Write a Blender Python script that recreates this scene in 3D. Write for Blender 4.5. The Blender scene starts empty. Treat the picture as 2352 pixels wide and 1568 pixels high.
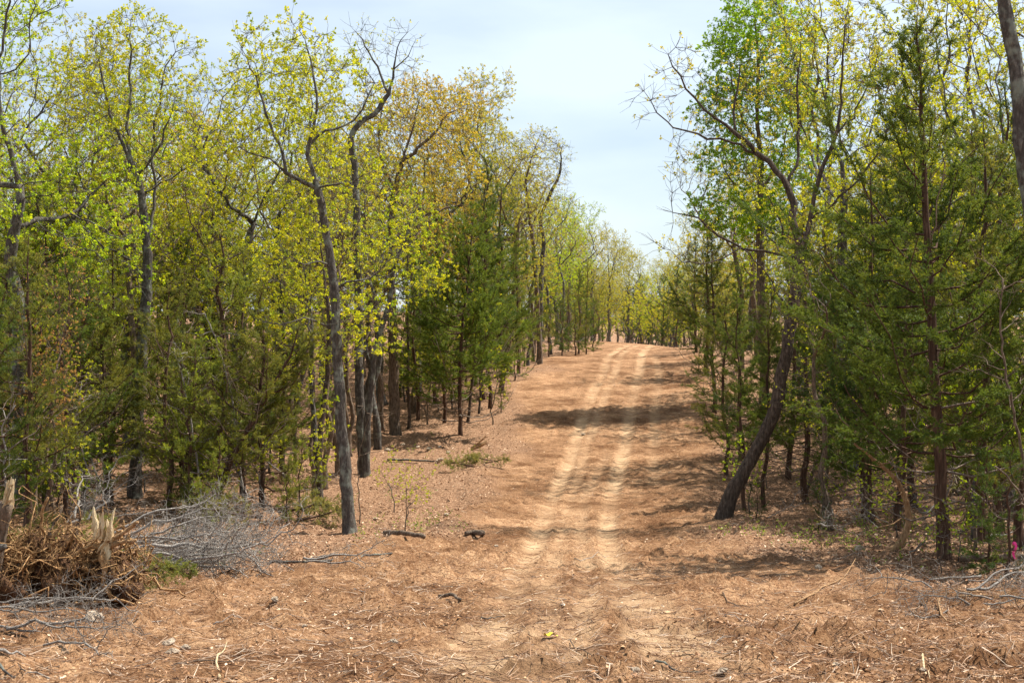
import bpy, math
import numpy as np
from math import radians, pi

# ------------------------------------------------------------------ camera, sky, sun, exposure
sc = bpy.context.scene
CZ = 4.0                      # camera height over datum
FPX = 3267.0                  # focal length in pixels of a 2352 px wide picture (50 mm)
HX, HY = 1176.0, 800.0        # principal column, horizon row

cam_d = bpy.data.cameras.new("camera")
cam_d.lens = 50.0; cam_d.sensor_width = 36.0
cam_d.clip_start = 0.1; cam_d.clip_end = 2000.0
cam = bpy.data.objects.new("camera", cam_d)
sc.collection.objects.link(cam)
cam.location = (0, 0, CZ)
cam.rotation_euler = (radians(90) + math.atan(16 / FPX), 0, 0)
sc.camera = cam

SUN_EL = radians(61); SUN_AZ = math.atan2(0.90, 0.42)      # azimuth from +Y towards +X
sdir = np.array([math.cos(SUN_EL) * math.sin(SUN_AZ), math.cos(SUN_EL) * math.cos(SUN_AZ), math.sin(SUN_EL)])

world = bpy.data.worlds.new("World"); sc.world = world; world.use_nodes = True
wn, wl = world.node_tree.nodes, world.node_tree.links
wn.clear()
w_out = wn.new("ShaderNodeOutputWorld"); w_bg = wn.new("ShaderNodeBackground")
w_sky = wn.new("ShaderNodeTexSky"); w_sky.sky_type = 'NISHITA'; w_sky.sun_disc = False
w_sky.sun_elevation = SUN_EL; w_sky.sun_rotation = SUN_AZ
w_sky.air_density = 1.0; w_sky.dust_density = 1.2; w_sky.ozone_density = 1.0
w_tc = wn.new("ShaderNodeTexCoord"); w_map = wn.new("ShaderNodeMapping")
w_map.inputs['Scale'].default_value = (1.6, 1.6, 6.0); w_map.inputs['Rotation'].default_value = (0.0, 0.25, 0.3)
w_noise = wn.new("ShaderNodeTexNoise"); w_noise.inputs['Scale'].default_value = 1.5
w_noise.inputs['Detail'].default_value = 6; w_noise.inputs['Roughness'].default_value = 0.5
w_ramp = wn.new("ShaderNodeValToRGB")
w_ramp.color_ramp.elements[0].position = 0.34; w_ramp.color_ramp.elements[0].color = (0.22, 0.22, 0.22, 1)
w_ramp.color_ramp.elements[1].position = 0.62; w_ramp.color_ramp.elements[1].color = (0.66, 0.66, 0.66, 1)
w_mix = wn.new("ShaderNodeMix"); w_mix.data_type = 'RGBA'
w_mix.inputs['B'].default_value = (7.7, 8.6, 9.3, 1)        # thin bright cloud veil
wl.new(w_tc.outputs['Generated'], w_map.inputs['Vector']); wl.new(w_map.outputs[0], w_noise.inputs['Vector'])
wl.new(w_noise.outputs['Fac'], w_ramp.inputs['Fac']); wl.new(w_ramp.outputs[0], w_mix.inputs['Factor'])
wl.new(w_sky.outputs[0], w_mix.inputs['A']); wl.new(w_mix.outputs['Result'], w_bg.inputs['Color'])
w_bg.inputs['Strength'].default_value = 0.072
wl.new(w_bg.outputs[0], w_out.inputs[0])

sun_d = bpy.data.lights.new("sun", 'SUN'); sun_d.energy = 5.0; sun_d.angle = radians(0.53)
sun_d.color = (1.0, 0.95, 0.86)
sun = bpy.data.objects.new("sun", sun_d); sc.collection.objects.link(sun)
from mathutils import Vector
sun.rotation_euler = Vector(tuple(sdir)).to_track_quat('Z', 'Y').to_euler()
sun.location = (20, 10, 40)

vs = sc.view_settings
vs.view_transform = 'Standard'; vs.look = 'None'; vs.exposure = 1.0; vs.gamma = 1.0
try: vs.use_curve_mapping = False
except Exception: pass
try:
    sc.cycles.max_bounces = 6; sc.cycles.transparent_max_bounces = 4
    sc.cycles.transmission_bounces = 3; sc.cycles.diffuse_bounces = 3; sc.cycles.glossy_bounces = 2
except Exception: pass

RNG = np.random.default_rng(7)

# ------------------------------------------------------------------ helpers: noise, mesh, materials
def vnoise(x, y, seed=0):
    x = np.asarray(x, float); y = np.asarray(y, float)
    xi = np.floor(x).astype(np.int64); yi = np.floor(y).astype(np.int64)
    fx = x - xi; fy = y - yi
    fx = fx * fx * (3 - 2 * fx); fy = fy * fy * (3 - 2 * fy)
    def h(a, b):
        n = (a * 374761393 + b * 668265263 + seed * 982451653) & 0x7fffffff
        n = ((n ^ (n >> 13)) * 1274126177) & 0x7fffffff
        return ((n ^ (n >> 16)) & 0xffff) / 65535.0
    a = h(xi, yi); b = h(xi + 1, yi); c = h(xi, yi + 1); d = h(xi + 1, yi + 1)
    return (a + (b - a) * fx) * (1 - fy) + (c + (d - c) * fx) * fy - 0.5

def fbm(x, y, f, octv=4, seed=0, rough=0.5):
    s = 0; a = 1.0
    for i in range(octv):
        s = s + a * vnoise(np.asarray(x) * f + 17.3 * i, np.asarray(y) * f - 9.1 * i, seed + i)
        f *= 2.03; a *= rough
    return s

def smooth(e0, e1, v):
    t = np.clip((v - e0) / (e1 - e0), 0, 1)
    return t * t * (3 - 2 * t)

class Geo:
    def __init__(s): s.V = []; s.Q = []; s.T = []; s.R = []; s.n = 0
    def add(s, V, Q=None, T=None, R=None):
        V = np.asarray(V, float).reshape(-1, 3)
        if len(V) == 0: return
        s.V.append(V)
        if Q is not None and len(Q): s.Q.append(np.asarray(Q, np.int64).reshape(-1, 4) + s.n)
        if T is not None and len(T): s.T.append(np.asarray(T, np.int64).reshape(-1, 3) + s.n)
        s.R.append(np.full(len(V), 0.5) if R is None else np.broadcast_to(np.asarray(R, float), (len(V),)))
        s.n += len(V)
    def mesh(s, name, mat, offset=None, smooth_shade=True):
        V = np.concatenate(s.V) if s.V else np.zeros((0, 3))
        if offset is not None: V = V - np.asarray(offset)
        Q = np.concatenate(s.Q) if s.Q else np.zeros((0, 4), np.int64)
        T = np.concatenate(s.T) if s.T else np.zeros((0, 3), np.int64)
        me = bpy.data.meshes.new(name)
        me.vertices.add(len(V)); me.vertices.foreach_set('co', V.astype(np.float32).ravel())
        li = np.concatenate([Q.ravel(), T.ravel()]).astype(np.int32)
        me.loops.add(len(li)); me.loops.foreach_set('vertex_index', li)
        np_ = len(Q) + len(T)
        me.polygons.add(np_)
        st = np.concatenate([np.arange(len(Q)) * 4, len(Q) * 4 + np.arange(len(T)) * 3]).astype(np.int32)
        me.polygons.foreach_set('loop_start', st)
        try:
            tot = np.concatenate([np.full(len(Q), 4), np.full(len(T), 3)]).astype(np.int32)
            me.polygons.foreach_set('loop_total', tot)
        except Exception: pass
        me.polygons.foreach_set('use_smooth', np.full(np_, smooth_shade, dtype=bool))
        at = me.attributes.new('rnd', 'FLOAT', 'POINT')
        at.data.foreach_set('value', np.concatenate(s.R).astype(np.float32) if s.R else np.zeros(0, np.float32))
        me.update(calc_edges=True)
        if mat: me.materials.append(mat)
        return me

def obj(name, me, parent=None, loc=(0, 0, 0)):
    o = bpy.data.objects.new(name, me); sc.collection.objects.link(o)
    o.location = loc
    if parent is not None: o.parent = parent
    return o

def tag(o, label, cat, group=None, kind=None):
    o['label'] = label
    if cat: o['category'] = cat
    if group: o['group'] = group
    if kind: o['kind'] = kind
    return o

def empty(name, loc, rz=0.0, scale=1.0):
    o = bpy.data.objects.new(name, None); sc.collection.objects.link(o)
    o.empty_display_size = 0.2
    o.location = loc; o.rotation_euler = (0, 0, rz); o.scale = (scale,) * 3
    return o

def new_mat(name):
    m = bpy.data.materials.new(name); m.use_nodes = True
    n, l = m.node_tree.nodes, m.node_tree.links
    n.clear()
    out = n.new("ShaderNodeOutputMaterial")
    return m, n, l, out

def ramp(n, stops):
    r = n.new("ShaderNodeValToRGB"); e = r.color_ramp.elements
    while len(e) < len(stops): e.new(0.5)
    for i, (p, c) in enumerate(stops):
        e[i].position = p; e[i].color = (*c, 1)
    return r

def bark_mat(name, dark, mid, light, lichen=None, scale=11.0, stretch=0.28):
    m, n, l, out = new_mat(name)
    b = n.new("ShaderNodeBsdfPrincipled"); b.inputs['Roughness'].default_value = 0.92
    b.inputs['Specular IOR Level'].default_value = 0.2
    tc = n.new("ShaderNodeTexCoord"); mp = n.new("ShaderNodeMapping")
    mp.inputs['Scale'].default_value = (scale, scale, scale * stretch)
    l.new(tc.outputs['Object'], mp.inputs['Vector'])
    t = n.new("ShaderNodeTexNoise"); t.inputs['Scale'].default_value = 2.2; t.inputs['Detail'].default_value = 5
    t.inputs['Roughness'].default_value = 0.65
    l.new(mp.outputs[0], t.inputs['Vector'])
    r = ramp(n, [(0.3, dark), (0.52, mid), (0.75, light)])
    l.new(t.outputs['Fac'], r.inputs['Fac'])
    col = r.outputs[0]
    if lichen:
        t2 = n.new("ShaderNodeTexNoise"); t2.inputs['Scale'].default_value = 5.0; t2.inputs['Detail'].default_value = 4
        l.new(tc.outputs['Object'], t2.inputs['Vector'])
        r2 = ramp(n, [(0.52, (0, 0, 0)), (0.66, (0.75, 0.75, 0.75))])
        l.new(t2.outputs['Fac'], r2.inputs['Fac'])
        mx = n.new("ShaderNodeMix"); mx.data_type = 'RGBA'; mx.inputs['B'].default_value = (*lichen, 1)
        l.new(r2.outputs[0], mx.inputs['Factor']); l.new(col, mx.inputs['A']); col = mx.outputs['Result']
    l.new(col, b.inputs['Base Color'])
    bp = n.new("ShaderNodeBump"); bp.inputs['Strength'].default_value = 1.0; bp.inputs['Distance'].default_value = 0.05
    l.new(t.outputs['Fac'], bp.inputs['Height']); l.new(bp.outputs[0], b.inputs['Normal'])
    l.new(b.outputs[0], out.inputs[0])
    return m

def leaf_mat(name, base=None, trans=0.55, spread=0.35, yellow=(1.12, 1.05, 0.55)):
    """young leaves: colour of the object (or base) varied leaf by leaf, lets light through"""
    m, n, l, out = new_mat(name)
    if base is None:
        oi = n.new("ShaderNodeObjectInfo"); c0 = oi.outputs['Color']
    else:
        rgb = n.new("ShaderNodeRGB"); rgb.outputs[0].default_value = (*base, 1); c0 = rgb.outputs[0]
    at = n.new("ShaderNodeAttribute"); at.attribute_name = 'rnd'
    mr = ramp(n, [(0.0, (0.72 - spread * 0.4, 0.95 - spread * 0.6, 1.0)), (0.5, (1, 1, 1)), (1.0, (1.12 + spread * 0.6, 1.0 + spread * 0.5, 1.3))])
    l.new(at.outputs['Fac'], mr.inputs['Fac'])
    mul = n.new("ShaderNodeMix"); mul.data_type = 'RGBA'; mul.blend_type = 'MULTIPLY'; mul.inputs['Factor'].default_value = 1
    l.new(c0, mul.inputs['A']); l.new(mr.outputs[0], mul.inputs['B'])
    d = n.new("ShaderNodeBsdfPrincipled"); d.inputs['Roughness'].default_value = 0.6
    d.inputs['Specular IOR Level'].default_value = 0.25
    l.new(mul.outputs['Result'], d.inputs['Base Color'])
    tr = n.new("ShaderNodeBsdfTranslucent")
    m2 = n.new("ShaderNodeMix"); m2.data_type = 'RGBA'; m2.blend_type = 'MULTIPLY'; m2.inputs['Factor'].default_value = 1
    m2.inputs['B'].default_value = (*yellow, 1)
    m2.clamp_result = False
    l.new(mul.outputs['Result'], m2.inputs['A']); l.new(m2.outputs['Result'], tr.inputs['Color'])
    mx = n.new("ShaderNodeMixShader"); mx.inputs[0].default_value = trans
    l.new(d.outputs[0], mx.inputs[1]); l.new(tr.outputs[0], mx.inputs[2])
    l.new(mx.outputs[0], out.inputs[0])
    return m

def scatter_mat(name, stops, rough=0.9):
    """small ground pieces: each takes its own colour along the ramp"""
    m, n, l, out = new_mat(name)
    b = n.new("ShaderNodeBsdfPrincipled"); b.inputs['Roughness'].default_value = rough
    b.inputs['Specular IOR Level'].default_value = 0.2
    at = n.new("ShaderNodeAttribute"); at.attribute_name = 'rnd'
    r = ramp(n, stops); l.new(at.outputs['Fac'], r.inputs['Fac'])
    l.new(r.outputs[0], b.inputs['Base Color']); l.new(b.outputs[0], out.inputs[0])
    return m

M = {}
M['oak_bark'] = bark_mat('oak_bark', (0.045, 0.038, 0.032), (0.088, 0.075, 0.064), (0.23, 0.205, 0.175), (0.25, 0.27, 0.22))
M['brown_bark'] = bark_mat('brown_bark', (0.045, 0.032, 0.023), (0.16, 0.115, 0.08), (0.32, 0.235, 0.17))
M['dark_bark'] = bark_mat('dark_bark', (0.025, 0.018, 0.014), (0.085, 0.062, 0.046), (0.20, 0.15, 0.115))
M['cedar_bark'] = bark_mat('cedar_bark', (0.035, 0.02, 0.013), (0.10, 0.056, 0.036), (0.22, 0.14, 0.095), scale=14, stretch=0.1)
M['dead_wood'] = bark_mat('dead_wood', (0.20, 0.175, 0.15), (0.36, 0.32, 0.28), (0.55, 0.51, 0.46), scale=20)
M['dead_twig'] = bark_mat('dead_twig', (0.12, 0.085, 0.06), (0.25, 0.19, 0.145), (0.42, 0.35, 0.29), scale=20)
M['tan_wood'] = bark_mat('tan_wood', (0.20, 0.11, 0.055), (0.40, 0.24, 0.12), (0.60, 0.40, 0.22), scale=16)
M['root_bark'] = bark_mat('root_bark', (0.16, 0.075, 0.03), (0.44, 0.25, 0.11), (0.66, 0.44, 0.22), scale=18, stretch=0.5)
M['fresh_wood'] = bark_mat('fresh_wood', (0.60, 0.40, 0.20), (0.80, 0.62, 0.37), (0.88, 0.76, 0.54), scale=25, stretch=0.08)
M['leaf'] = leaf_mat('young_leaf')
M['cedar_leaf'] = leaf_mat('cedar_foliage', None, trans=0.5, spread=0.5, yellow=(1.3, 1.05, 0.5))

# ------------------------------------------------------------------ terrain
PY = np.array([-40, -10, 0, 9, 12.5, 19, 24, 28, 32, 36, 44, 52, 58, 66, 74, 85, 95, 110, 140, 170, 230, 400, 900.0])
PZ = np.array([-1.4, -1.6, -1.75, -2.11, -2.45, -3.02, -3.4, -3.58, -3.52, -3.30, -2.70, -1.65, -0.92, -0.30, -0.02, 0.36, 0.42, 0.2, 0.0, 2.2, 6.0, 9.0, 10.0])
_t = np.linspace(-40, 900, 9401); _z = np.interp(_t, PY, PZ)
_k = np.ones(31) / 31; _z = np.convolve(np.pad(_z, 15, mode='edge'), _k, 'valid')
LY = np.array([0, 13, 15, 20, 23, 28, 36, 44, 52, 60, 66, 80, 95, 120.])
LX = np.array([-30, -18, -4.6, -3.6, -2.4, -1.0, -0.3, -0.1, 0.4, 1.2, 1.8, 3.4, 5.6, 10.])
RY = np.array([0, 12, 16, 19, 23, 28, 36, 44, 52, 60, 66, 80, 95, 120.])
RX = np.array([30, 14, 6.5, 4.4, 3.8, 4.0, 5.1, 6.2, 7.2, 8.2, 8.7, 10.3, 12.3, 20.])
def road_mask(x, y):
    n = fbm(x, y, 0.45, 3, 5) * 1.6
    a = smooth(-0.7, 0.7, x - np.interp(y, LY, LX) + n)
    b = smooth(-0.7, 0.7, np.interp(y, RY, RX) - x + n)
    return a * b * smooth(125, 105, y)
def pxrow(rows):                      # ground distance for a picture row on the centre line
    D = np.linspace(7, 95, 3000); r = HY - np.interp(D, _t, _z) * FPX / D
    return np.interp(-np.asarray(rows, float), -r, D)
RUTS = []
for pts, w, s in [
    ([(1120, 1568), (1165, 1400), (1190, 1320), (1240, 1220), (1262, 1160), (1305, 1060), (1345, 940), (1388, 850), (1398, 815), (1425, 800), (1455, 788)], 0.17, 1.0),
    ([(1225, 1568), (1255, 1400), (1262, 1320), (1292, 1220), (1312, 1140), (1340, 1040), (1378, 940), (1415, 850), (1425, 815), (1448, 800), (1470, 788)], 0.14, 0.5),
    ([(1560, 1568), (1455, 1400), (1412, 1320), (1392, 1220), (1402, 1140), (1432, 1040), (1448, 940), (1470, 850), (1474, 815), (1485, 800), (1500, 788)], 0.17, 0.9),
    ([(1300, 1568), (1330, 1450), (1350, 1380), (1352, 1300), (1330, 1220), (1340, 1140), (1398, 1040)], 0.13, 0.6),
    ([(1000, 1568), (1110, 1440), (1180, 1350), (1240, 1280)], 0.16, 0.6), ([(1700, 1568), (1520, 1400), (1440, 1320), (1400, 1260)], 0.16, 0.6),
    ([(1500, 1100), (1505, 940), (1515, 850), (1502, 815)], 0.15, 0.5)]:
    p = np.array(pts, float); d = pxrow(p[:, 1]); o_ = np.argsort(d)
    RUTS.append((d[o_], ((p[:, 0] - HX) / FPX * d)[o_], w, s))
def rut_mask(x, y):
    r = np.zeros_like(x); edge = np.zeros_like(x)
    for d, rx, w, s in RUTS:
        cx = np.interp(y, d, rx) + 0.03 * vnoise(y * 0.3, y * 0 + 3.3, 11)
        q = np.abs(x - cx)
        k = s * smooth(95, 70, y) * (0.65 + 0.7 * (vnoise(y * 0.35, x * 0 + w * 40, 3) + 0.3)) * smooth(d[0] - 2, d[0] + 1, y) * smooth(d[-1] + 2, d[-1] - 4, y)
        r = np.maximum(r, k * smooth(w * 1.7, w * 0.4, q))
        edge = np.maximum(edge, k * np.exp(-((q - w * 1.5) / (w * 0.35)) ** 2))
    return r, edge
def gz0(x, y):
    """broad lie of the land"""
    x = np.asarray(x, float); y = np.asarray(y, float)
    z = np.interp(y, _t, _z)
    z = z - smooth(70, 92, y) * smooth(6, 14, x) * 1.0                      # far hump falls away to one side
    z = z - 0.35 * smooth(60, 70, y) * smooth(90, 76, y) * smooth(6.0, 1.0, x)
    wild = 1 - road_mask(x, y)
    z = z + wild * fbm(x, y, 0.16, 2, 21) * 0.35 + fbm(x, y, 0.09, 2, 22) * 0.25 * smooth(14, 30, np.abs(x))
    # shallow pushed-up berms along the edges of the clearing
    for ex, ey in ((LX, LY), (RX, RY)):
        e = np.interp(y, ey, ex)
        z = z + 0.13 * np.exp(-((x - e) / 0.8) ** 2) * smooth(17, 22, y) * (0.6 + vnoise(x * 0.5, y * 0.5, 31))
    return z + CZ
def gz(x, y):
    x = np.asarray(x, float); y = np.asarray(y, float)
    r, e = rut_mask(x, y)
    m = road_mask(x, y)
    near = smooth(75, 14, y)
    cl = np.clip(fbm(x, y, 5.5, 3, 61) - 0.08, 0, 1) * (0.4 + np.clip(fbm(x, y, 0.8, 2, 71) + 0.4, 0, 1)) * (1 - 0.85 * r)   # clods
    return near * (cl * 0.26 + fbm(x, y, 9, 2, 77) * 0.014) + gz0(x, y) - 0.045 * r + 0.022 * e * (0.5 + vnoise(x * 6, y * 6, 8)) + fbm(x, y, 1.7, 3, 41) * (0.045 + 0.05 * (1 - m)) * (1 - 0.6 * r)

def graded(a, b, fine, lo, hi, g):
    out = list(np.arange(lo, hi, fine)); s = fine; v = out[-1]
    while v < b: s *= g; v += s; out.append(v)
    s = fine; v = lo; pre = []
    while v > a: s *= g; v -= s; pre.append(v)
    return np.array(pre[::-1] + out)
gxs = graded(-500, 500, 0.075, -7, 8, 1.035)
s_ = 0.055; ys = [7.0]
while ys[-1] < 100: ys.append(ys[-1] + max(0.055, ys[-1] * 0.0062))
while ys[-1] < 900: ys.append(ys[-1] * 1.06)
pre = [7.0]
while pre[-1] > -40: pre.append(pre[-1] - 0.06 * 1.2 ** len(pre))
gys = np.array(pre[:0:-1] + ys)
X, Y = np.meshgrid(gxs, gys)
Z = gz(X, Y)
mk = road_mask(X, Y); rt, eg = rut_mask(X, Y)
g = Geo(); ny, nx = X.shape
idx = np.arange(ny * nx).reshape(ny, nx)
g.add(np.stack([X, Y, Z], -1), Q=np.stack([idx[:-1, :-1], idx[:-1, 1:], idx[1:, 1:], idx[1:, :-1]], -1).reshape(-1, 4))
def ground_mat():
    m, n, l, out = new_mat('ground')
    b = n.new("ShaderNodeBsdfPrincipled"); b.inputs['Roughness'].default_value = 0.95
    b.inputs['Specular IOR Level'].default_value = 0.1
    tc = n.new("ShaderNodeTexCoord")
    def noise(s, d=5, r=0.6):
        t = n.new("ShaderNodeTexNoise"); t.inputs['Scale'].default_value = s; t.inputs['Detail'].default_value = d
        t.inputs['Roughness'].default_value = r; l.new(tc.outputs['Object'], t.inputs['Vector']); return t
    def mixc(f, a, b_):
        x = n.new("ShaderNodeMix"); x.data_type = 'RGBA'
        l.new(f, x.inputs['Factor']); l.new(a, x.inputs['A']); l.new(b_, x.inputs['B']); return x.outputs['Result']
    big, mid, fine = noise(0.55, 9, 0.72), noise(3.2, 8, 0.75), noise(26, 5, 0.75)
    speck = noise(55, 3, 0.8)
    dirt1 = ramp(n, [(0.34, (0.10, 0.045, 0.02)), (0.48, (0.31, 0.16, 0.078)), (0.64, (0.56, 0.35, 0.195))])
    l.new(mid.outputs['Fac'], dirt1.inputs['Fac'])
    dirt2 = ramp(n, [(0.38, (0.075, 0.034, 0.016)), (0.5, (0.33, 0.178, 0.088)), (0.64, (0.66, 0.44, 0.265))])
    l.new(fine.outputs['Fac'], dirt2.inputs['Fac'])
    x = n.new("ShaderNodeMix"); x.data_type = 'RGBA'; x.inputs['Factor'].default_value = 0.5
    l.new(dirt1.outputs[0], x.inputs['A']); l.new(dirt2.outputs[0], x.inputs['B'])
    bg = ramp(n, [(0.41, (0.50, 0.43, 0.37)), (0.59, (1.10, 1.10, 1.10))]); l.new(big.outputs['Fac'], bg.inputs['Fac'])
    y = n.new("ShaderNodeMix"); y.data_type = 'RGBA'; y.blend_type = 'MULTIPLY'; y.inputs['Factor'].default_value = 1
    l.new(x.outputs['Result'], y.inputs['A']); l.new(bg.outputs[0], y.inputs['B'])
    sp = ramp(n, [(0.36, (0.30, 0.24, 0.20)), (0.46, (1, 1, 1)), (0.62, (1.0, 1.0, 1.0)), (0.72, (1.5, 1.55, 1.6))]); l.new(speck.outputs['Fac'], sp.inputs['Fac'])
    yy = n.new("ShaderNodeMix"); yy.data_type = 'RGBA'; yy.blend_type = 'MULTIPLY'; yy.inputs['Factor'].default_value = 1
    l.new(y.outputs['Result'], yy.inputs['A']); l.new(sp.outputs[0], yy.inputs['B']); y = yy
    lit = ramp(n, [(0.32, (0.07, 0.036, 0.021)), (0.5, (0.24, 0.13, 0.073)), (0.66, (0.50, 0.325, 0.20))])
    l.new(fine.outputs['Fac'], lit.inputs['Fac'])
    a1 = n.new("ShaderNodeAttribute"); a1.attribute_name = 'dirt'
    a2 = n.new("ShaderNodeAttribute"); a2.attribute_name = 'rut'
    c = mixc(a1.outputs['Fac'], lit.outputs[0], y.outputs['Result'])
    rc = ramp(n, [(0.35, (0.46, 0.285, 0.155)), (0.62, (0.68, 0.475, 0.285))]); l.new(mid.outputs['Fac'], rc.inputs['Fac'])
    c = mixc(a2.outputs['Fac'], c, rc.outputs[0])
    l.new(c, b.inputs['Base Color'])
    bp = n.new("ShaderNodeBump"); bp.inputs['Strength'].default_value = 1.0; bp.inputs['Distance'].default_value = 0.05
    ad = n.new("ShaderNodeMath"); ad.operation = 'ADD'
    l.new(mid.outputs['Fac'], ad.inputs[0]); l.new(fine.outputs['Fac'], ad.inputs[1])
    l.new(ad.outputs[0], bp.inputs['Height']); l.new(bp.outputs[0], b.inputs['Normal'])
    l.new(b.outputs[0], out.inputs[0])
    return m
gme = g.mesh('ground', ground_mat())
for nm, arr in (('dirt', mk), ('rut', np.clip(rt * (0.50 + 0.36 * smooth(28, 16, Y)) * (0.55 + 1.3 * (fbm(X, Y, 0.9, 4, 15, 0.65) + 0.3)), 0, 1))):
    at = gme.attributes.new(nm, 'FLOAT', 'POINT'); at.data.foreach_set('value', arr.astype(np.float32).ravel())
ground = obj('ground', gme); ground['kind'] = 'structure'
ground['label'] = 'bulldozed dirt track and leaf-strewn forest floor'

def at_px(px, py, D):                 # point seen at a pixel, D metres out
    return np.array([(px - HX) / FPX * D, D, CZ - (py - HY) / FPX * D])
_Ds = np.arange(7, 140, 0.05)
def on_ground(px, py):                # first ground point under a pixel
    xs = (px - HX) / FPX * _Ds; zr = CZ - (py - HY) / FPX * _Ds
    d = zr - gz(xs, _Ds); k = np.argmax(d <= 0)
    if d[k] > 0: k = len(_Ds) - 1
    return np.array([xs[k], _Ds[k], float(gz(xs[k], _Ds[k]))])
def drop(x, y): return np.array([x, y, float(gz(x, y))])

# ------------------------------------------------------------------ growing trees
def nrm(v): return v / (np.linalg.norm(v, axis=-1, keepdims=True) + 1e-9)

def tube(geo, P, R, sides, rnd=0.5, cap=True, rough=0.0):
    P = np.asarray(P, float); n = len(P)
    if n < 2: return
    R = np.asarray(R, float)
    t = nrm(np.gradient(P, axis=0)); mean = nrm(P[-1] - P[0])
    ref = np.eye(3)[np.argmin(np.abs(mean))]
    u = nrm(np.cross(t, ref)); v = np.cross(t, u)
    a = np.arange(sides) * 2 * pi / sides
    RR = np.repeat(R[:, None], sides, 1)
    if rough:
        h = np.linalg.norm(P - P[0], axis=1)[:, None]; ph = P[0, 0] * 7.0
        RR = RR * (1 + rough * 2.2 * vnoise(h * 2.6 + 5, np.cos(a)[None] * 1.7 + ph, 3) + rough * 1.2 * vnoise(h * 9, np.sin(a)[None] * 3 + ph, 4)
                   + rough * 3.5 * np.exp(-h / 0.22) * np.sin(a[None] * 3 + ph + 0.8 * np.sin(a[None] * 2)))
    ring = P[:, None] + RR[:, :, None] * (np.cos(a)[None, :, None] * u[:, None] + np.sin(a)[None, :, None] * v[:, None])
    i = np.arange(n - 1)[:, None] * sides; k = np.arange(sides)[None]; k2 = (k + 1) % sides
    Q = np.stack([i + k, i + k2, i + sides + k2, i + sides + k], -1).reshape(-1, 4)
    V = ring.reshape(-1, 3); T = None
    if cap:
        V = np.concatenate([V, P[-1:] + t[-1:] * R[-1] * 0.6, P[:1]])
        e = (n - 1) * sides
        T = np.concatenate([np.stack([e + k[0], e + k2[0], np.full(sides, n * sides)], -1),
                            np.stack([k2[0], k[0], np.full(sides, n * sides + 1)], -1)])
    geo.add(V, Q=Q, T=T, R=rnd)

def sticks(geo, A, B, r0, r1, bend=0.0, rng=RNG, rnd=None):
    """many thin 3-sided twigs at once, each in two pieces"""
    A = np.asarray(A, float); B = np.asarray(B, float); n = len(A)
    if n == 0: return
    t = nrm(B - A); L = np.linalg.norm(B - A, axis=1, keepdims=True)
    ref = rng.normal(size=(n, 3)); u = nrm(np.cross(t, ref)); v = np.cross(t, u)
    Mi = (A + B) / 2 + u * L * bend * rng.uniform(-1, 1, (n, 1))
    r0 = np.broadcast_to(r0, (n,))[:, None]; r1 = np.broadcast_to(r1, (n,))[:, None]
    rings = []
    for C, r in ((A, r0), (Mi, (r0 + r1) / 2), (B, r1)):
        rings.append(np.stack([C + r * (math.cos(k * 2.0944) * u + math.sin(k * 2.0944) * v) for k in range(3)], 1))
    V = np.concatenate(rings, 1)           # n,9,3
    q = np.array([[0, 1, 4, 3], [1, 2, 5, 4], [2, 0, 3, 5], [3, 4, 7, 6], [4, 5, 8, 7], [5, 3, 6, 8]])
    Q = (np.arange(n)[:, None, None] * 9 + q[None]).reshape(-1, 4)
    geo.add(V.reshape(-1, 3), Q=Q, R=None if rnd is None else np.repeat(rnd, 9))
    return Mi

def leaves(geo, P, Dr, L, W, rng, rnd):
    """one folded leaf per point"""
    n = len(P)
    if n == 0: return
    w = nrm(np.cross(Dr, rng.normal(size=(n, 3)))); nn = np.cross(w, Dr)
    L = np.broadcast_to(L, (n,))[:, None]; W = np.broadcast_to(W, (n,))[:, None]
    mid = P + Dr * L * 0.55 + nn * L * rng.uniform(-0.18, 0.18, (n, 1))
    V = np.stack([P, mid + w * W * 0.5, P + Dr * L, mid - w * W * 0.5], 1)
    Q = np.arange(n)[:, None] * 4 + np.arange(4)[None]
    geo.add(V.reshape(-1, 3), Q=Q, R=np.repeat(rnd, 4))

def blades(geo, P, Dr, L, W, rng, rnd):
    n = len(P)
    if n == 0: return
    w = nrm(np.cross(Dr, rng.normal(size=(n, 3))))
    L = np.broadcast_to(L, (n,))[:, None]; W = np.broadcast_to(W, (n,))[:, None]
    V = np.stack([P - w * W * 0.5, P + w * W * 0.5, P + Dr * L], 1)
    geo.add(V.reshape(-1, 3), T=np.arange(n)[:, None] * 3 + np.arange(3)[None], R=np.repeat(rnd, 3))

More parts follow.
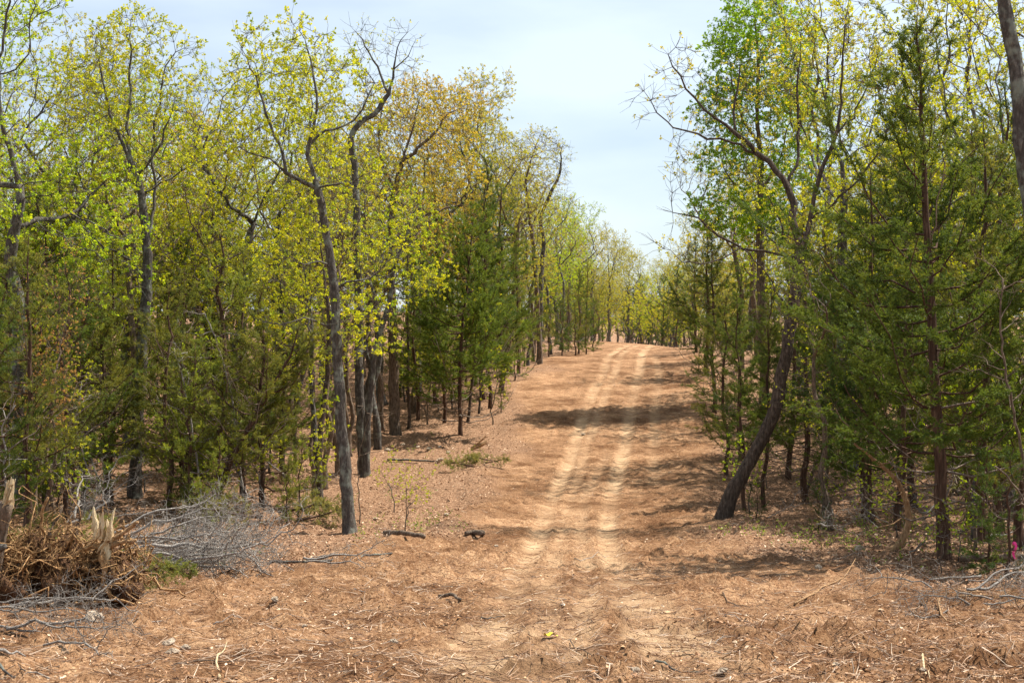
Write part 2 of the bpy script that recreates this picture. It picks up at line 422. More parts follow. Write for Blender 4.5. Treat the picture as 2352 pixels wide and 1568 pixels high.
def colonize(pos, par, att, step, infl, kill, rng, up=0.05, iters=110, cap=7000, wig=0.22):
    n = len(pos)
    P = np.zeros((cap, 3)); P[:n] = pos
    par = list(par); kids = np.zeros(cap, int)
    att = np.asarray(att, float)
    d = np.full(len(att), 1e9); near = np.zeros(len(att), int)
    for i0 in range(0, n, 200):
        dd = np.linalg.norm(att[:, None] - P[None, i0:min(n, i0 + 200)], axis=2)
        k = dd.argmin(1); v = dd[np.arange(len(att)), k]; b = v < d
        d[b] = v[b]; near[b] = k[b] + i0
    for it in range(iters):
        keep = d > kill; att = att[keep]; d = d[keep]; near = near[keep]
        if len(att) == 0: break
        act = (d < infl) & (kids[near] < 4)
        if not act.any(): break
        dirs = nrm(att[act] - P[near[act]]); who = near[act]
        acc = np.zeros((n, 3)); np.add.at(acc, who, dirs)
        src = np.unique(who)
        v = nrm(acc[src]) + rng.normal(size=(len(src), 3)) * wig + np.array([0, 0, up])
        new = P[src] + nrm(v) * step
        m = min(len(src), cap - n)
        if m <= 0: break
        new = new[:m]; src = src[:m]
        P[n:n + m] = new; par.extend(src.tolist()); kids[src] += 1
        dd = np.linalg.norm(att[:, None] - new[None], axis=2)
        k = dd.argmin(1); vv = dd[np.arange(len(att)), k]; b = vv < d
        d[b] = vv[b]; near[b] = k[b] + n
        n += m
    return P[:n], np.array(par)

def resample(pts, step, rng, jit=0.0):
    pts = np.asarray(pts, float)
    # Catmull-Rom through the points
    out = []
    p = np.vstack([2 * pts[0] - pts[1], pts, 2 * pts[-1] - pts[-2]])
    for i in range(1, len(p) - 2):
        L = np.linalg.norm(p[i + 1] - p[i]); k = max(1, int(round(L / step)))
        for t in np.arange(k) / k:
            a, b, c, d = p[i - 1], p[i], p[i + 1], p[i + 2]
            out.append(0.5 * (2 * b + (c - a) * t + (2 * a - 5 * b + 4 * c - d) * t ** 2 + (-a + 3 * b - 3 * c + d) * t ** 3))
    out.append(pts[-1]); out = np.array(out)
    out[1:-1] += rng.normal(size=(len(out) - 2, 3)) * jit
    return out

def finish_tree(P, par, R0, rng, rtip=0.006, own=None, twigs=4, twig_len=(0.15, 0.45), clus=1, per=12,
                leaf=(0.032, 0.075), droop=0.25, bare=0.22, flare=1.5, density=1.0, leaf_zone=4.5, leafmask=None, minleaf_z=None):
    """skeleton -> wood geos per owner and one leaf geo"""
    n = len(P); cnt = np.full(n, 0.12); nk = np.zeros(n, int)
    for i in range(1, n): nk[par[i]] += 1
    cnt[nk == 0] += 1
    for i in range(n - 1, 0, -1): cnt[par[i]] += cnt[i]
    ex = math.log(max(R0, rtip * 2) / rtip) / math.log(max(cnt[0], 2.0))
    R = rtip * np.maximum(cnt, 1) ** ex
    hgt = np.clip((P[:, 2] - P[0, 2]) / max(P[:, 2].max() - P[0, 2], 0.1), 0, 1)
    R = np.maximum(R * (1 - 0.42 * hgt), rtip * 0.8)
    if own is None: own = np.zeros(n, int)
    # chains
    best = np.full(n, -1); bc = np.zeros(n)
    for i in range(1, n):
        p = par[i]
        if cnt[i] > bc[p] and own[i] == own[p]: bc[p] = cnt[i]; best[p] = i
    geos = {}
    for i in range(n):
        if i == 0 or best[par[i]] != i:
            ch = [par[i], i] if i else [0]
            while best[ch[-1]] >= 0: ch.append(best[ch[-1]])
            if len(ch) < 2: continue
            ch = np.array(ch); rr = R[ch].copy()
            if i: rr[0] = min(rr[0], rr[1] * 1.25)
            else:
                h = np.linalg.norm(P[ch] - P[0], axis=1); rr *= 1 + (flare - 1) * np.exp(-h / 0.28)
            rmax = rr.max(); sd = 12 if rmax > 0.07 else 7 if rmax > 0.028 else 4 if rmax > 0.012 else 3
            tube(geos.setdefault(int(own[i]), Geo()), P[ch], rr, 16 if i == 0 and rmax > 0.09 else sd, cap=rmax > 0.02, rough=0.09 if rmax > 0.06 else 0.0)
    lg = Geo()
    sel = np.where(cnt <= leaf_zone)[0]; sel = sel[sel > 0]
    if minleaf_z is not None: sel = sel[P[sel, 2] > minleaf_z]
    if len(sel):
        base = np.repeat(sel, twigs); base = base[rng.random(len(base)) < density]
        d0 = nrm(P[base] - P[par[base]])
        d = nrm(d0 * 0.8 + rng.normal(size=(len(base), 3)) * 0.65 + np.array([0, 0, 0.28]))
        L = rng.uniform(*twig_len, len(base))
        A = P[base]; B = A + d * L[:, None]
        for k in np.unique(own[base]):
            s = own[base] == k
            sticks(geos.setdefault(int(k), Geo()), A[s], B[s], rtip * 0.75, rtip * 0.35, 0.12, rng)
        # leaf clusters along every twig
        for c in range(clus):
            f = rng.uniform(0.35, 1.0, len(base)) if c else np.ones(len(base))
            ok = rng.random(len(base)) > bare
            Pc = (A + (B - A) * f[:, None])[ok]; dc = d[ok]
            shade = np.clip(rng.normal(0.5, 0.2, len(Pc)), 0, 1)
            for q in range(per):
                dl = nrm(dc * 0.5 + rng.normal(size=(len(Pc), 3)) * 0.8 + np.array([0, 0, -droop]))
                ll = rng.uniform(*leaf, len(Pc))
                leaves(lg, Pc + dl * 0.01 - dc * rng.uniform(0, 0.07, (len(Pc), 1)), dl, ll, ll * rng.uniform(0.5, 0.8, len(Pc)), rng,
                       np.clip(shade + rng.normal(0, 0.18, len(Pc)), 0, 1))
    return geos, lg

def blob_pts(blobs, rng):
    out = []
    for c, r, k in blobs:
        v = nrm(rng.normal(size=(k, 3))) * (rng.random((k, 1)) ** (1 / 2.4))
        out.append(np.asarray(c) + v * np.asarray(r))
    return np.concatenate(out)

def oak_proto(seed, H, R0, bole, width, natt=620, lean=0.3, **kw):
    rng = np.random.default_rng(seed)
    ang = rng.uniform(0, 2 * pi); lv = np.array([math.cos(ang), math.sin(ang), 0]) * lean
    top = H * 0.62
    pts = [np.array([0, 0, -0.15])]
    for t in np.linspace(0.12, 1, 7):
        pts.append(np.array([0, 0, top * t]) + lv * t ** 1.5 + rng.normal(size=3) * [0.10, 0.10, 0] * (0.4 + t))
    tr = resample(pts, 0.28, rng, 0.012)
    pos = list(tr); par = [0] + list(range(len(tr) - 1))
    # a few strong limbs
    for k in range(rng.integers(3, 6)):
        i = int(len(tr) * rng.uniform(max(bole / top, 0.45), 0.97)); a = rng.uniform(0, 2 * pi)
        L = width * rng.uniform(0.35, 0.6)
        d = np.array([math.cos(a), math.sin(a), rng.uniform(0.25, 1.0)])
        q = [tr[i], tr[i] + d * L * 0.5 + [0, 0, -0.05], tr[i] + d * L + [0, 0, 0.25 * L]]
        lp = resample(q, 0.28, rng, 0.04)[1:]
        b = len(pos); pos += list(lp); par += [i] + list(range(b, b + len(lp) - 1))
    blobs = []
    for k in range(8):
        a = rng.uniform(0, 2 * pi); rr = width * 0.5 * rng.uniform(0.15, 0.72)
        z = rng.uniform(bole + 0.8, H - 1.0)
        s = 1.0 - 0.35 * abs((z - bole) / (H - bole) - 0.4)
        blobs.append((np.array([math.cos(a) * rr * s, math.sin(a) * rr * s, z]) + lv,
                      np.array([width * 0.27, width * 0.27, (H - bole) * 0.2]), natt // 9))
    blobs.append((np.array([0, 0, H - 1.6]) + lv, np.array([width * 0.24, width * 0.24, 1.5]), natt // 8))
    att = blob_pts(blobs, rng)
    P, pr = colonize(np.array(pos), par, att, 0.24, 2.6, 0.36, rng)
    return finish_tree(P, pr, R0, rng, **kw)

def cedar_proto(seed, H, R0, spread, bare=0.12, dens=1.0, lean=0.0, shape=0.75, dead=0.34, blade=(0.028, 0.065), trunk_pts=None, bw=0.008, perm=8.5):
    rng = np.random.default_rng(seed)
    if trunk_pts is None:
        a = rng.uniform(0, 2 * pi); lv = np.array([math.cos(a), math.sin(a), 0]) * lean
        pts = [np.array([0, 0, -0.15])] + [np.array([0, 0, H * t]) + lv * t * H + rng.normal(size=3) * [0.04, 0.04, 0] for t in np.linspace(0.1, 1, 9)]
    else: pts = trunk_pts
    tr = resample(pts, 0.22, rng, 0.008)
    s = np.linspace(0, 1, len(tr))
    wood = Geo(); fol = Geo(); dtw = Geo()
    rad = R0 * (1 - s) ** 0.8 + 0.008; rad *= 1 + 0.35 * np.exp(-s * H / 0.25)
    tube(wood, tr, rad, 10)
    nb = int(H * perm); A = []; B = []; Rr = []; LA = []; LD = []; dw0 = []; dw1 = []
    for k in range(nb):
        t = bare * 0.5 + (1 - bare * 0.5) * ((k + rng.random()) / nb)
        i = min(len(tr) - 2, int(t * (len(tr) - 1))); p = tr[i]
        az = k * 2.39996 + rng.normal() * 0.5
        prof = min(1.0, (1 - t) ** shape * 1.12 + 0.03) * (0.55 + 0.45 * smooth(0, bare + 0.2, t))
        L = spread * prof * rng.uniform(0.35, 1.3)
        el = radians(8 + 42 * t + rng.normal() * 10)
        d = np.array([math.cos(az) * math.cos(el), math.sin(az) * math.cos(el), math.sin(el)])
        isdead = t < bare or rng.random() < dead * (1 - t)
        m = 6; f = np.linspace(0, 1, m)[:, None]
        pts = p + d * L * f + np.array([0, 0, 1]) * (0.22 * L * f ** 2.2 - 0.16 * L * np.sin(f * pi)) + rng.normal(size=(m, 3)) * 0.06 * f * L
        tube(dtw if isdead else wood, pts, (0.005 + 0.014 * min(1, L / 1.6)) * (1 - 0.8 * f[:, 0]) + 0.002, 4 if L > 0.8 else 3, cap=False)
        ns = max(3, int(L * 9 * (0.5 if isdead else 1)))
        ff = rng.uniform(0.18, 1, ns); ff[0] = 1.0
        bp = np.stack([np.interp(ff, f[:, 0], pts[:, c]) for c in range(3)], 1)
        side = nrm(np.cross(d, [0, 0, 1.0])) * np.where(rng.random(ns) < 0.5, 1, -1)[:, None]
        sd = nrm(d[None] * 0.75 + side * rng.uniform(0.1, 0.9, (ns, 1)) + rng.normal(size=(ns, 3)) * 0.3 + np.array([0, 0, 0.15]))
        sl = L * rng.uniform(0.14, 0.5, ns) * (1.15 - 0.6 * ff) + 0.10
        e = bp + sd * sl[:, None]
        if isdead:
            dw0.append(bp); dw1.append(e)
        else:
            A.append(bp); B.append(e)
    if dw0: sticks(dtw, np.concatenate(dw0), np.concatenate(dw1), 0.0045, 0.0018, 0.1, rng)
    A = np.concatenate(A); B = np.concatenate(B)
    sticks(wood, A, B, 0.0045, 0.002, 0.06, rng)
    Ls = np.linalg.norm(B - A, axis=1)
    rep = np.maximum(4, (Ls * 72 * dens)).astype(int)
    ii = np.repeat(np.arange(len(A)), rep)
    f = rng.uniform(0.12, 1.03, len(ii))
    dd = nrm(B - A)[ii]
    C = A[ii] + (B - A)[ii] * f[:, None]
    # feathery sprig: short side sprays of narrow blades
    sp = nrm(dd * 0.8 + rng.normal(size=(len(ii), 3)) * 0.55 + np.array([0, 0, -0.05]))
    sl = rng.uniform(0.04, 0.11, len(ii))
    tone = np.clip(rng.normal(0.5, 0.16, len(A))[ii] + rng.normal(0, 0.1, len(ii)), 0, 1)
    for q in range(10):
        fq = rng.uniform(0, 1, len(ii))[:, None]
        dl = nrm(sp + rng.normal(size=(len(ii), 3)) * 0.42)
        blades(fol, C + sp * sl[:, None] * fq, dl, rng.uniform(*blade, len(ii)), bw * rng.uniform(0.7, 1.4, len(ii)), rng, tone)
    return {0: wood, 'dead': dtw}, fol

def make_tree(name, label, cat, group, base, wood_geo, leaf_geo, wood_mat, leaf_mat_, tint, offset=None, limb_names=None, crown='crown'):
    root = empty(name, tuple(base)); tag(root, label, cat, group)
    for k in sorted(wood_geo):
        nm = 'trunk' if k == 0 else 'limb'
        obj(nm, wood_geo[k].mesh(nm, wood_mat, offset), root)
    if leaf_geo is not None and leaf_geo.n:
        c = obj(crown, leaf_geo.mesh(crown, leaf_mat_, offset, False), root); c.color = (*tint, 1)
    return root

def plant(proto, name, label, cat, group, base, rz, scale, tint):
    """copy of a tree kind: own root, own parts, shared mesh data"""
    root = empty(name, tuple(base), rz, scale); tag(root, label, cat, group)
    for nm, me in proto:
        o = obj(nm, me, root)
        if nm == 'crown': o.color = (*tint, 1)
        if nm == 'dead_branches': o['kind'] = 'stuff'
    return root

def to_proto(res, wm, lm):
    w, lf = res; out = []
    out.append(('trunk', w[0].mesh('trunk', wm)))
    if 'dead' in w and w['dead'].n: out.append(('dead_branches', w['dead'].mesh('dead_branches', M['dead_twig'])))
    if lf is not None and lf.n: out.append(('crown', lf.mesh('crown', lm, None, False)))
    return out

# leaf colours of the spring wood
YG = (0.48, 0.50, 0.022); LIME = (0.40, 0.51, 0.022); OLIVE = (0.44, 0.43, 0.055); GOLD = (0.47, 0.43, 0.045)
RUST = (0.50, 0.37, 0.06); GREEN = (0.20, 0.42, 0.035); RED = (0.45, 0.26, 0.10)
CED = (0.115, 0.175, 0.03); CEDB = (0.19, 0.22, 0.045); CEDD = (0.07, 0.125, 0.027); CEDY = (0.22, 0.28, 0.045)

OAK = [to_proto(oak_proto(101, 11.5, 0.16, 3.4, 6.0, 620), M['oak_bark'], M['leaf']),
       to_proto(oak_proto(102, 11.0, 0.14, 4.0, 5.0, 560, lean=0.7), M['oak_bark'], M['leaf']),
       to_proto(oak_proto(103, 12.0, 0.17, 3.0, 6.4, 640, bare=0.1), M['oak_bark'], M['leaf']),
       to_proto(oak_proto(104, 10.0, 0.13, 3.6, 4.6, 520, lean=0.5), M['brown_bark'], M['leaf']),
       to_proto(oak_proto(105, 10.5, 0.14, 4.4, 5.2, 560, per=8, bare=0.4), M['brown_bark'], M['leaf'])]
THIN = [to_proto(oak_proto(111, 9.5, 0.085, 3.5, 3.6, 330, lean=0.6, twigs=2), M['oak_bark'], M['leaf']),
        to_proto(oak_proto(112, 8.5, 0.07, 3.0, 3.2, 300, lean=0.4, twigs=2), M['brown_bark'], M['leaf']),
        to_proto(oak_proto(113, 10.0, 0.09, 3.0, 3.6, 330, lean=0.9, per=5, bare=0.65), M['brown_bark'], M['leaf'])]
SAP = [to_proto(oak_proto(121, 4.2, 0.03, 0.9, 2.4, 170, lean=0.3, twigs=2, rtip=0.004), M['brown_bark'], M['leaf']),
       to_proto(oak_proto(122, 3.2, 0.025, 0.6, 2.0, 140, lean=0.4, twigs=2, rtip=0.004), M['oak_bark'], M['leaf'])]
CEDAR = [to_proto(cedar_proto(201, 7.2, 0.085, 1.95, bare=0.16), M['cedar_bark'], M['cedar_leaf']),
         to_proto(cedar_proto(202, 6.0, 0.065, 1.7, bare=0.24, lean=0.04), M['cedar_bark'], M['cedar_leaf']),
         to_proto(cedar_proto(203, 4.8, 0.05, 1.5, bare=0.14), M['cedar_bark'], M['cedar_leaf']),
         to_proto(cedar_proto(204, 7.8, 0.07, 1.55, bare=0.3, lean=0.05), M['cedar_bark'], M['cedar_leaf']),
         to_proto(cedar_proto(205, 3.0, 0.032, 1.05, bare=0.10), M['cedar_bark'], M['cedar_leaf'])]

# ------------------------------------------------------------------ the trees one can single out
class Skeleton:
    """traced stems: pixel outline, distance from the ground the tree stands on"""
    def __init__(s, D, seed): s.D = D; s.rng = np.random.default_rng(seed); s.pos = []; s.par = []; s.own = []; s.nown = 0
    def pts(s, path):
        return np.array([at_px(p[0], p[1], s.D + (p[2] if len(p) > 2 else 0.0)) for p in path])
    def trunk(s, path):
        q = resample(s.pts(path), 0.24, s.rng, 0.012)
        q = np.vstack([[q[0] - [0, 0, 0.2]], q])
        s.pos = list(q); s.par = [0] + list(range(len(q) - 1)); s.own = [0] * len(q); return s
    def limb(s, path, own=True):
        q = s.pts(path); P = np.array(s.pos); k = int(np.argmin(np.linalg.norm(P - q[0], axis=1)))
        q[0] = P[k]
        if own: s.nown += 1; o = s.nown
        else: o = s.own[k]
        r = resample(q, 0.24, s.rng, 0.025)[1:]
        b = len(s.pos); s.pos += list(r); s.par += [k] + list(range(b, b + len(r) - 1)); s.own += [o] * len(r); return s
    def grow(s, blobs, step=0.22, infl=2.2, kill=0.33, wig=0.25):
        bl = []
        for (px, py, rx, ry, n, *dd) in blobs:
            d = s.D + (dd[0] if dd else 0); rd = dd[1] if len(dd) > 1 else rx / FPX * s.D
            bl.append((at_px(px, py, d), np.array([rx / FPX * s.D, rd, ry / FPX * s.D]), n))
        att = blob_pts(bl, s.rng); n0 = len(s.pos)
        P, par = colonize(np.array(s.pos), s.par, att, step, infl, kill, s.rng, wig=wig)
        own = list(s.own)
        for i in range(n0, len(P)): own.append(own[par[i]])
        s.P, s.PAR, s.OWN = P, par, np.array(own); return s

def hero(sk, name, label, wood, tint, R0, cat='tree', **kw):
    geos, lg = finish_tree(sk.P, sk.PAR, R0, sk.rng, own=sk.OWN, **kw)
    base = sk.P[1].copy()
    return make_tree(name, label, cat, None, base, geos, lg, M[wood], M['leaf'], tint, offset=base)

# forked oak with the long elbow limb, edge of the clearing
b = on_ground(803, 1222); D1 = b[1]
sk = Skeleton(D1, 11).trunk([(803, 1224), (797, 1130), (788, 1000), (776, 850), (769, 700), (762, 620), (750, 540), (737, 470), (728, 430),
                             (712, 380), (706, 335), (718, 295), (728, 250), (722, 180), (700, 90, 0.3)])
sk.limb([(728, 428), (692, 418, -0.1), (655, 396, -0.2), (622, 368, -0.3), (590, 355, -0.3), (550, 338, -0.2)])
sk.limb([(655, 396, -0.2), (640, 330, -0.1), (612, 262, 0.1), (585, 180, 0.2), (545, 90, 0.3)], own=False)
sk.limb([(712, 345), (745, 300, 0.2), (790, 290, 0.4), (830, 250, 0.5), (860, 190, 0.6)])
sk.limb([(732, 450), (770, 420, -0.3), (800, 430, -0.6), (830, 405, -0.8)])
sk.limb([(760, 610), (735, 600, -0.3), (700, 610, -0.6), (670, 590, -0.8)], own=False)
sk.limb([(772, 770), (740, 745, -0.2), (700, 730, -0.5), (640, 745, -0.8)], own=False)
sk.limb([(766, 660), (800, 650, 0.2), (850, 640, 0.4), (890, 600, 0.5)], own=False)
sk.grow([(590, 160, 90, 120, 150, 0.2), (700, 130, 100, 110, 170, 0.2), (820, 210, 80, 110, 110, 0.4), (560, 350, 80, 80, 100, -0.2), (690, 290, 120, 90, 160),
         (810, 410, 90, 60, 110, -0.5), (660, 590, 70, 50, 60, -0.6), (640, 740, 70, 45, 55, -0.6), (880, 600, 70, 60, 70, 0.4), (760, 880, 60, 60, 30), (830, 760, 60, 70, 50, -0.2), (720, 500, 90, 70, 80)])
hero(sk, 'oak_tree', 'grey lichen-barked oak with a long elbowed limb, standing alone at the clearing edge', 'oak_bark', YG, 0.12)

# bare-topped oak with the curling crown just behind it
sk = Skeleton(33.5, 12).trunk([(836, 1085), (828, 960), (824, 806), (821, 600), (818, 470), (812, 360), (806, 318), (826, 282), (858, 262)])
b = on_ground(836, 1085); sk = Skeleton(b[1], 12).trunk([(836, 1085), (828, 960), (824, 806), (821, 600), (818, 470), (812, 360), (806, 318), (826, 282), (858, 262), (890, 215), (905, 160), (912, 110), (935, 75)])
sk.limb([(806, 318), (785, 298, 0.2), (760, 292, 0.4), (735, 305, 0.6)])
sk.limb([(890, 215), (872, 170, 0.3), (850, 120, 0.4), (805, 60, 0.5)], own=False)
sk.limb([(905, 165), (935, 130, -0.3), (955, 90, -0.3)], own=False)
sk.limb([(822, 640), (870, 600, 0.5), (930, 560, 0.8)], own=False)
sk.grow([(850, 110, 80, 70, 130, 0.4), (925, 130, 55, 80, 100, -0.2), (800, 250, 60, 60, 60), (900, 300, 80, 60, 80)])
hero(sk, 'oak_tree', 'oak with dark curling upper limbs and an almost leafless crown against the sky', 'oak_bark', OLIVE, 0.13, per=4, bare=0.7, twigs=3)

# leaning thin oak beside it
b = on_ground(832, 1088); sk = Skeleton(b[1] - 0.6, 13).trunk([(838, 1094), (842, 1000), (848, 915), (860, 815), (876, 750), (892, 700), (905, 620), (925, 560), (960, 470)])
sk.grow([(930, 520, 90, 80, 110), (870, 600, 70, 60, 70), (960, 640, 80, 60, 80), (880, 780, 60, 50, 40)])
hero(sk, 'oak_tree', 'slender dark oak leaning towards the track with lichen on its lower stem', 'oak_bark', YG, 0.10)

# dark slim stems standing behind the lone oak
for kk, (pth, bl, lab, r_, tn) in enumerate([
    ([(733, 1160), (734, 1060), (740, 960), (752, 860), (756, 760), (748, 660), (735, 560)], [(740, 560, 70, 70, 60), (790, 700, 60, 60, 50), (700, 660, 60, 50, 40)], 'dark slim oak stem curving up behind the lone oak', 0.075, YG),
    ([(722, 1118), (722, 1000), (720, 880), (712, 760), (700, 620)], [(700, 620, 70, 70, 60), (660, 720, 50, 50, 40)], 'straight thin grey stem standing in the leaf litter behind the lone oak', 0.055, OLIVE),
    ([(648, 1110), (650, 1000), (655, 880), (650, 740), (640, 600)], [(640, 600, 70, 80, 60), (690, 700, 50, 50, 30)], 'thin dark stem rising from the sunlit litter beside the cedars', 0.05, YG),
    ([(678, 1085), (678, 980), (682, 860), (690, 700), (686, 560)], [(690, 560, 70, 80, 60)], 'thin brown stem in the litter between the cedars and the lone oak', 0.05, GOLD),
    ([(940, 985), (938, 880), (936, 760), (934, 640), (940, 540)], [(945, 560, 60, 70, 60), (980, 650, 50, 50, 40)], 'thin straight stem just beside the stout brown-trunked oak', 0.05, YG),
    ([(1075, 968), (1082, 900), (1090, 820), (1094, 740)], [(1094, 740, 50, 60, 40)], 'slim stem close behind the bushy cedar', 0.05, YG),
    ([(1100, 950), (1104, 890), (1106, 800), (1110, 700)], [(1110, 700, 50, 60, 40)], 'slim dark stem between the bushy cedar and the track', 0.045, YG)]):
    b = on_ground(*pth[0]); sk = Skeleton(b[1], 700 + kk).trunk(pth); sk.grow(bl, infl=2.6)
    hero(sk, 'young_oak', lab, 'dark_bark', tn, r_, twigs=3, bare=0.3)

# stout straight trunk further back
b = on_ground(907, 998)
sk = Skeleton(b[1], 14).trunk([(908, 1000), (905, 900), (902, 780), (898, 640), (895, 560), (902, 470), (915, 400), (940, 320), (960, 240)])
sk.limb([(896, 580), (930, 520, 0.4), (990, 490, 0.8), (1060, 470, 1.0)])
sk.limb([(906, 440), (880, 380, 0.3), (870, 310, 0.4), (880, 240, 0.4)], own=False)
sk.limb([(925, 365), (985, 320, -0.4), (1030, 260, -0.5)], own=False)
sk.grow([(960, 240, 90, 60, 160), (880, 270, 80, 80, 130), (1040, 270, 80, 80, 150, -0.3), (1000, 370, 110, 70, 150), (900, 400, 90, 70, 110), (1060, 420, 80, 60, 90, 0.6)])
hero(sk, 'oak_tree', 'stout brown-trunked oak with a dull gold crown behind the leaf-strewn hollow', 'brown_bark', (0.50, 0.40, 0.055), 0.17)

# twin-stemmed oak with a tall vase crown
b = on_ground(312, 1142)
sk = Skeleton(b[1], 15).trunk([(310, 1144), (314, 1040), (320, 900), (328, 780), (337, 650), (336, 560), (326, 470), (312, 405), (290, 350), (262, 290), (240, 210), (225, 130)])
sk.limb([(336, 570), (350, 500, 0.4), (356, 420, 0.5), (350, 350, 0.6), (362, 260, 0.6), (380, 150, 0.6)])
sk.limb([(312, 405), (345, 365, -0.3), (380, 300, -0.4), (400, 230, -0.5)], own=False)
sk.limb([(300, 375), (290, 290, 0.2), (300, 200, 0.3), (295, 90, 0.3)], own=False)
sk.limb([(355, 440), (390, 410, 0.2), (440, 380, 0.2)], own=False)
sk.limb([(334, 660), (300, 600, -0.4), (240, 570, -0.8), (190, 520, -1.0)], own=False)
sk.grow([(295, 110, 110, 90, 200, 0.2), (210, 170, 80, 90, 130), (390, 150, 80, 100, 140, 0.3), (250, 280, 110, 90, 150), (400, 290, 90, 80, 120), (180, 400, 80, 70, 90, -0.3), (430, 400, 70, 60, 70), (190, 530, 70, 50, 60, -0.8)])
hero(sk, 'oak_tree', 'twin-stemmed dark oak with a tall vase-shaped yellow-green crown', 'oak_bark', YG, 0.145)

# pair of trunks where the woods meet the rising track
b = on_ground(1241, 836)
sk = Skeleton(b[1], 16).trunk([(1241, 838), (1238, 760), (1232, 660), (1222, 540), (1214, 480), (1208, 420), (1222, 360), (1240, 310)])
sk.grow([(1235, 340, 60, 50, 130), (1190, 400, 60, 60, 120), (1260, 430, 50, 50, 90), (1200, 500, 50, 40, 60)])
hero(sk, 'oak_tree', 'slim bare-stemmed oak at the track side, its trunk clear to mid height', 'brown_bark', GOLD, 0.11, bare=0.45, per=6)
sk = Skeleton(b[1] + 1.2, 17).trunk([(1239, 830), (1241, 720), (1244, 620), (1249, 550), (1241, 505), (1262, 450), (1285, 400), (1290, 340)])
sk.limb([(1247, 570), (1275, 530, -0.2), (1300, 500, -0.3)], own=False)
sk.grow([(1280, 380, 45, 75, 120), (1300, 470, 35, 40, 60), (1250, 340, 60, 50, 90)])
hero(sk, 'oak_tree', 'dark nearly leafless oak forking against the sky beside the rising track', 'oak_bark', OLIVE, 0.12, bare=0.8, per=4)

# leaning oak over the track
b = on_ground(1662, 1192); DL = b[1]
sk = Skeleton(DL, 18).trunk([(1660, 1196), (1688, 1120), (1735, 1036), (1775, 955), (1796, 860), (1812, 770), (1824, 690), (1834, 620), (1842, 575),
                             (1856, 530), (1868, 475), (1885, 400), (1915, 330), (1930, 260), (1936, 180), (1938, 90), (1950, 0, 0.3)])
sk.limb([(1826, 705), (1800, 696, -0.2), (1780, 672, -0.3), (1766, 632, -0.4), (1738, 598, -0.5), (1702, 577, -0.6), (1660, 590, -0.8), (1612, 606, -1.0), (1572, 600, -1.1), (1545, 572, -1.1), (1503, 556, -1.2)])
sk.limb([(1840, 590), (1800, 583, 0.1), (1760, 578, 0.2), (1712, 572, 0.3), (1650, 540, 0.4), (1600, 500, 0.4), (1545, 488, 0.4)])
sk.limb([(1840, 580), (1828, 530, 0.2), (1820, 470, 0.3), (1806, 430, 0.4), (1782, 395, 0.5), (1740, 345, 0.5), (1690, 300, 0.4), (1620, 250, 0.3), (1560, 180, 0.2), (1535, 125, 0.2)])
sk.limb([(1808, 436, 0.4), (1826, 380, 0.6), (1838, 310, 0.8), (1830, 220, 0.9), (1840, 120, 1.0)], own=False)
sk.limb([(1740, 348, 0.5), (1680, 330, 0.2), (1600, 310, 0.0), (1530, 280, -0.1), (1480, 210, -0.1)], own=False)
sk.limb([(1690, 300, 0.4), (1690, 230, 0.6), (1700, 150, 0.8)], own=False)
sk.limb([(1862, 500), (1900, 478, -0.3), (1930, 450, -0.5), (1975, 410, -0.6), (2030, 330, -0.7), (2060, 230, -0.7)])
sk.limb([(1920, 310), (1960, 270, 0.3), (1990, 200, 0.5), (2020, 100, 0.6)], own=False)
sk.grow([(1560, 170, 70, 70, 120, 0.2), (1500, 240, 60, 60, 90), (1640, 240, 90, 80, 130, 0.3), (1720, 180, 80, 90, 130, 0.7), (1830, 150, 90, 110, 160, 0.9),
         (1945, 70, 80, 90, 120, 0.3), (2030, 160, 70, 100, 110), (1900, 280, 80, 80, 80), (1600, 510, 70, 40, 70, 0.3), (1570, 590, 60, 35, 40, -1.0), (1660, 400, 90, 60, 90, 0.3), (2010, 360, 60, 60, 60, -0.6), (1560, 380, 60, 60, 40)])
hero(sk, 'oak_tree', 'oak leaning over the track from a tilted base, forked, with long bare limbs', 'dark_bark', GOLD, 0.15, per=7, bare=0.68, flare=1.7)

# tall fresh-green tree behind the leaning oak
b = drop((1755 - HX) / FPX * 50, 50)
sk = Skeleton(50, 19).trunk([(1755, HY - (b[2] - CZ) * FPX / 50), (1756, 900), (1752, 780), (1748, 640), (1745, 500), (1748, 380), (1740, 260), (1742, 140), (1735, 40)])
sk.limb([(1747, 520), (1700, 450, 0.3), (1660, 380, 0.4)], own=False)
sk.limb([(1748, 440), (1790, 370, 0.3), (1810, 290, 0.4)], own=False)
sk.limb([(1744, 330), (1700, 260, -0.3), (1680, 170, -0.4)], own=False)
sk.grow([(1740, 20, 100, 80, 240), (1690, 120, 85, 80, 240), (1800, 110, 90, 80, 230), (1670, 240, 80, 80, 220), (1800, 240, 90, 80, 220), (1690, 370, 90, 70, 200), (1810, 380, 90, 70, 180), (1640, 480, 70, 60, 120), (1740, 500, 90, 60, 130), (1740, 200, 90, 90, 150)], kill=0.3)
hero(sk, 'green_tree', 'tall fresh-green broadleaf tree rising behind the leaning oak', 'brown_bark', (0.30, 0.47, 0.03), 0.17, twigs=5, per=9, bare=0.0, leaf=(0.06, 0.11))

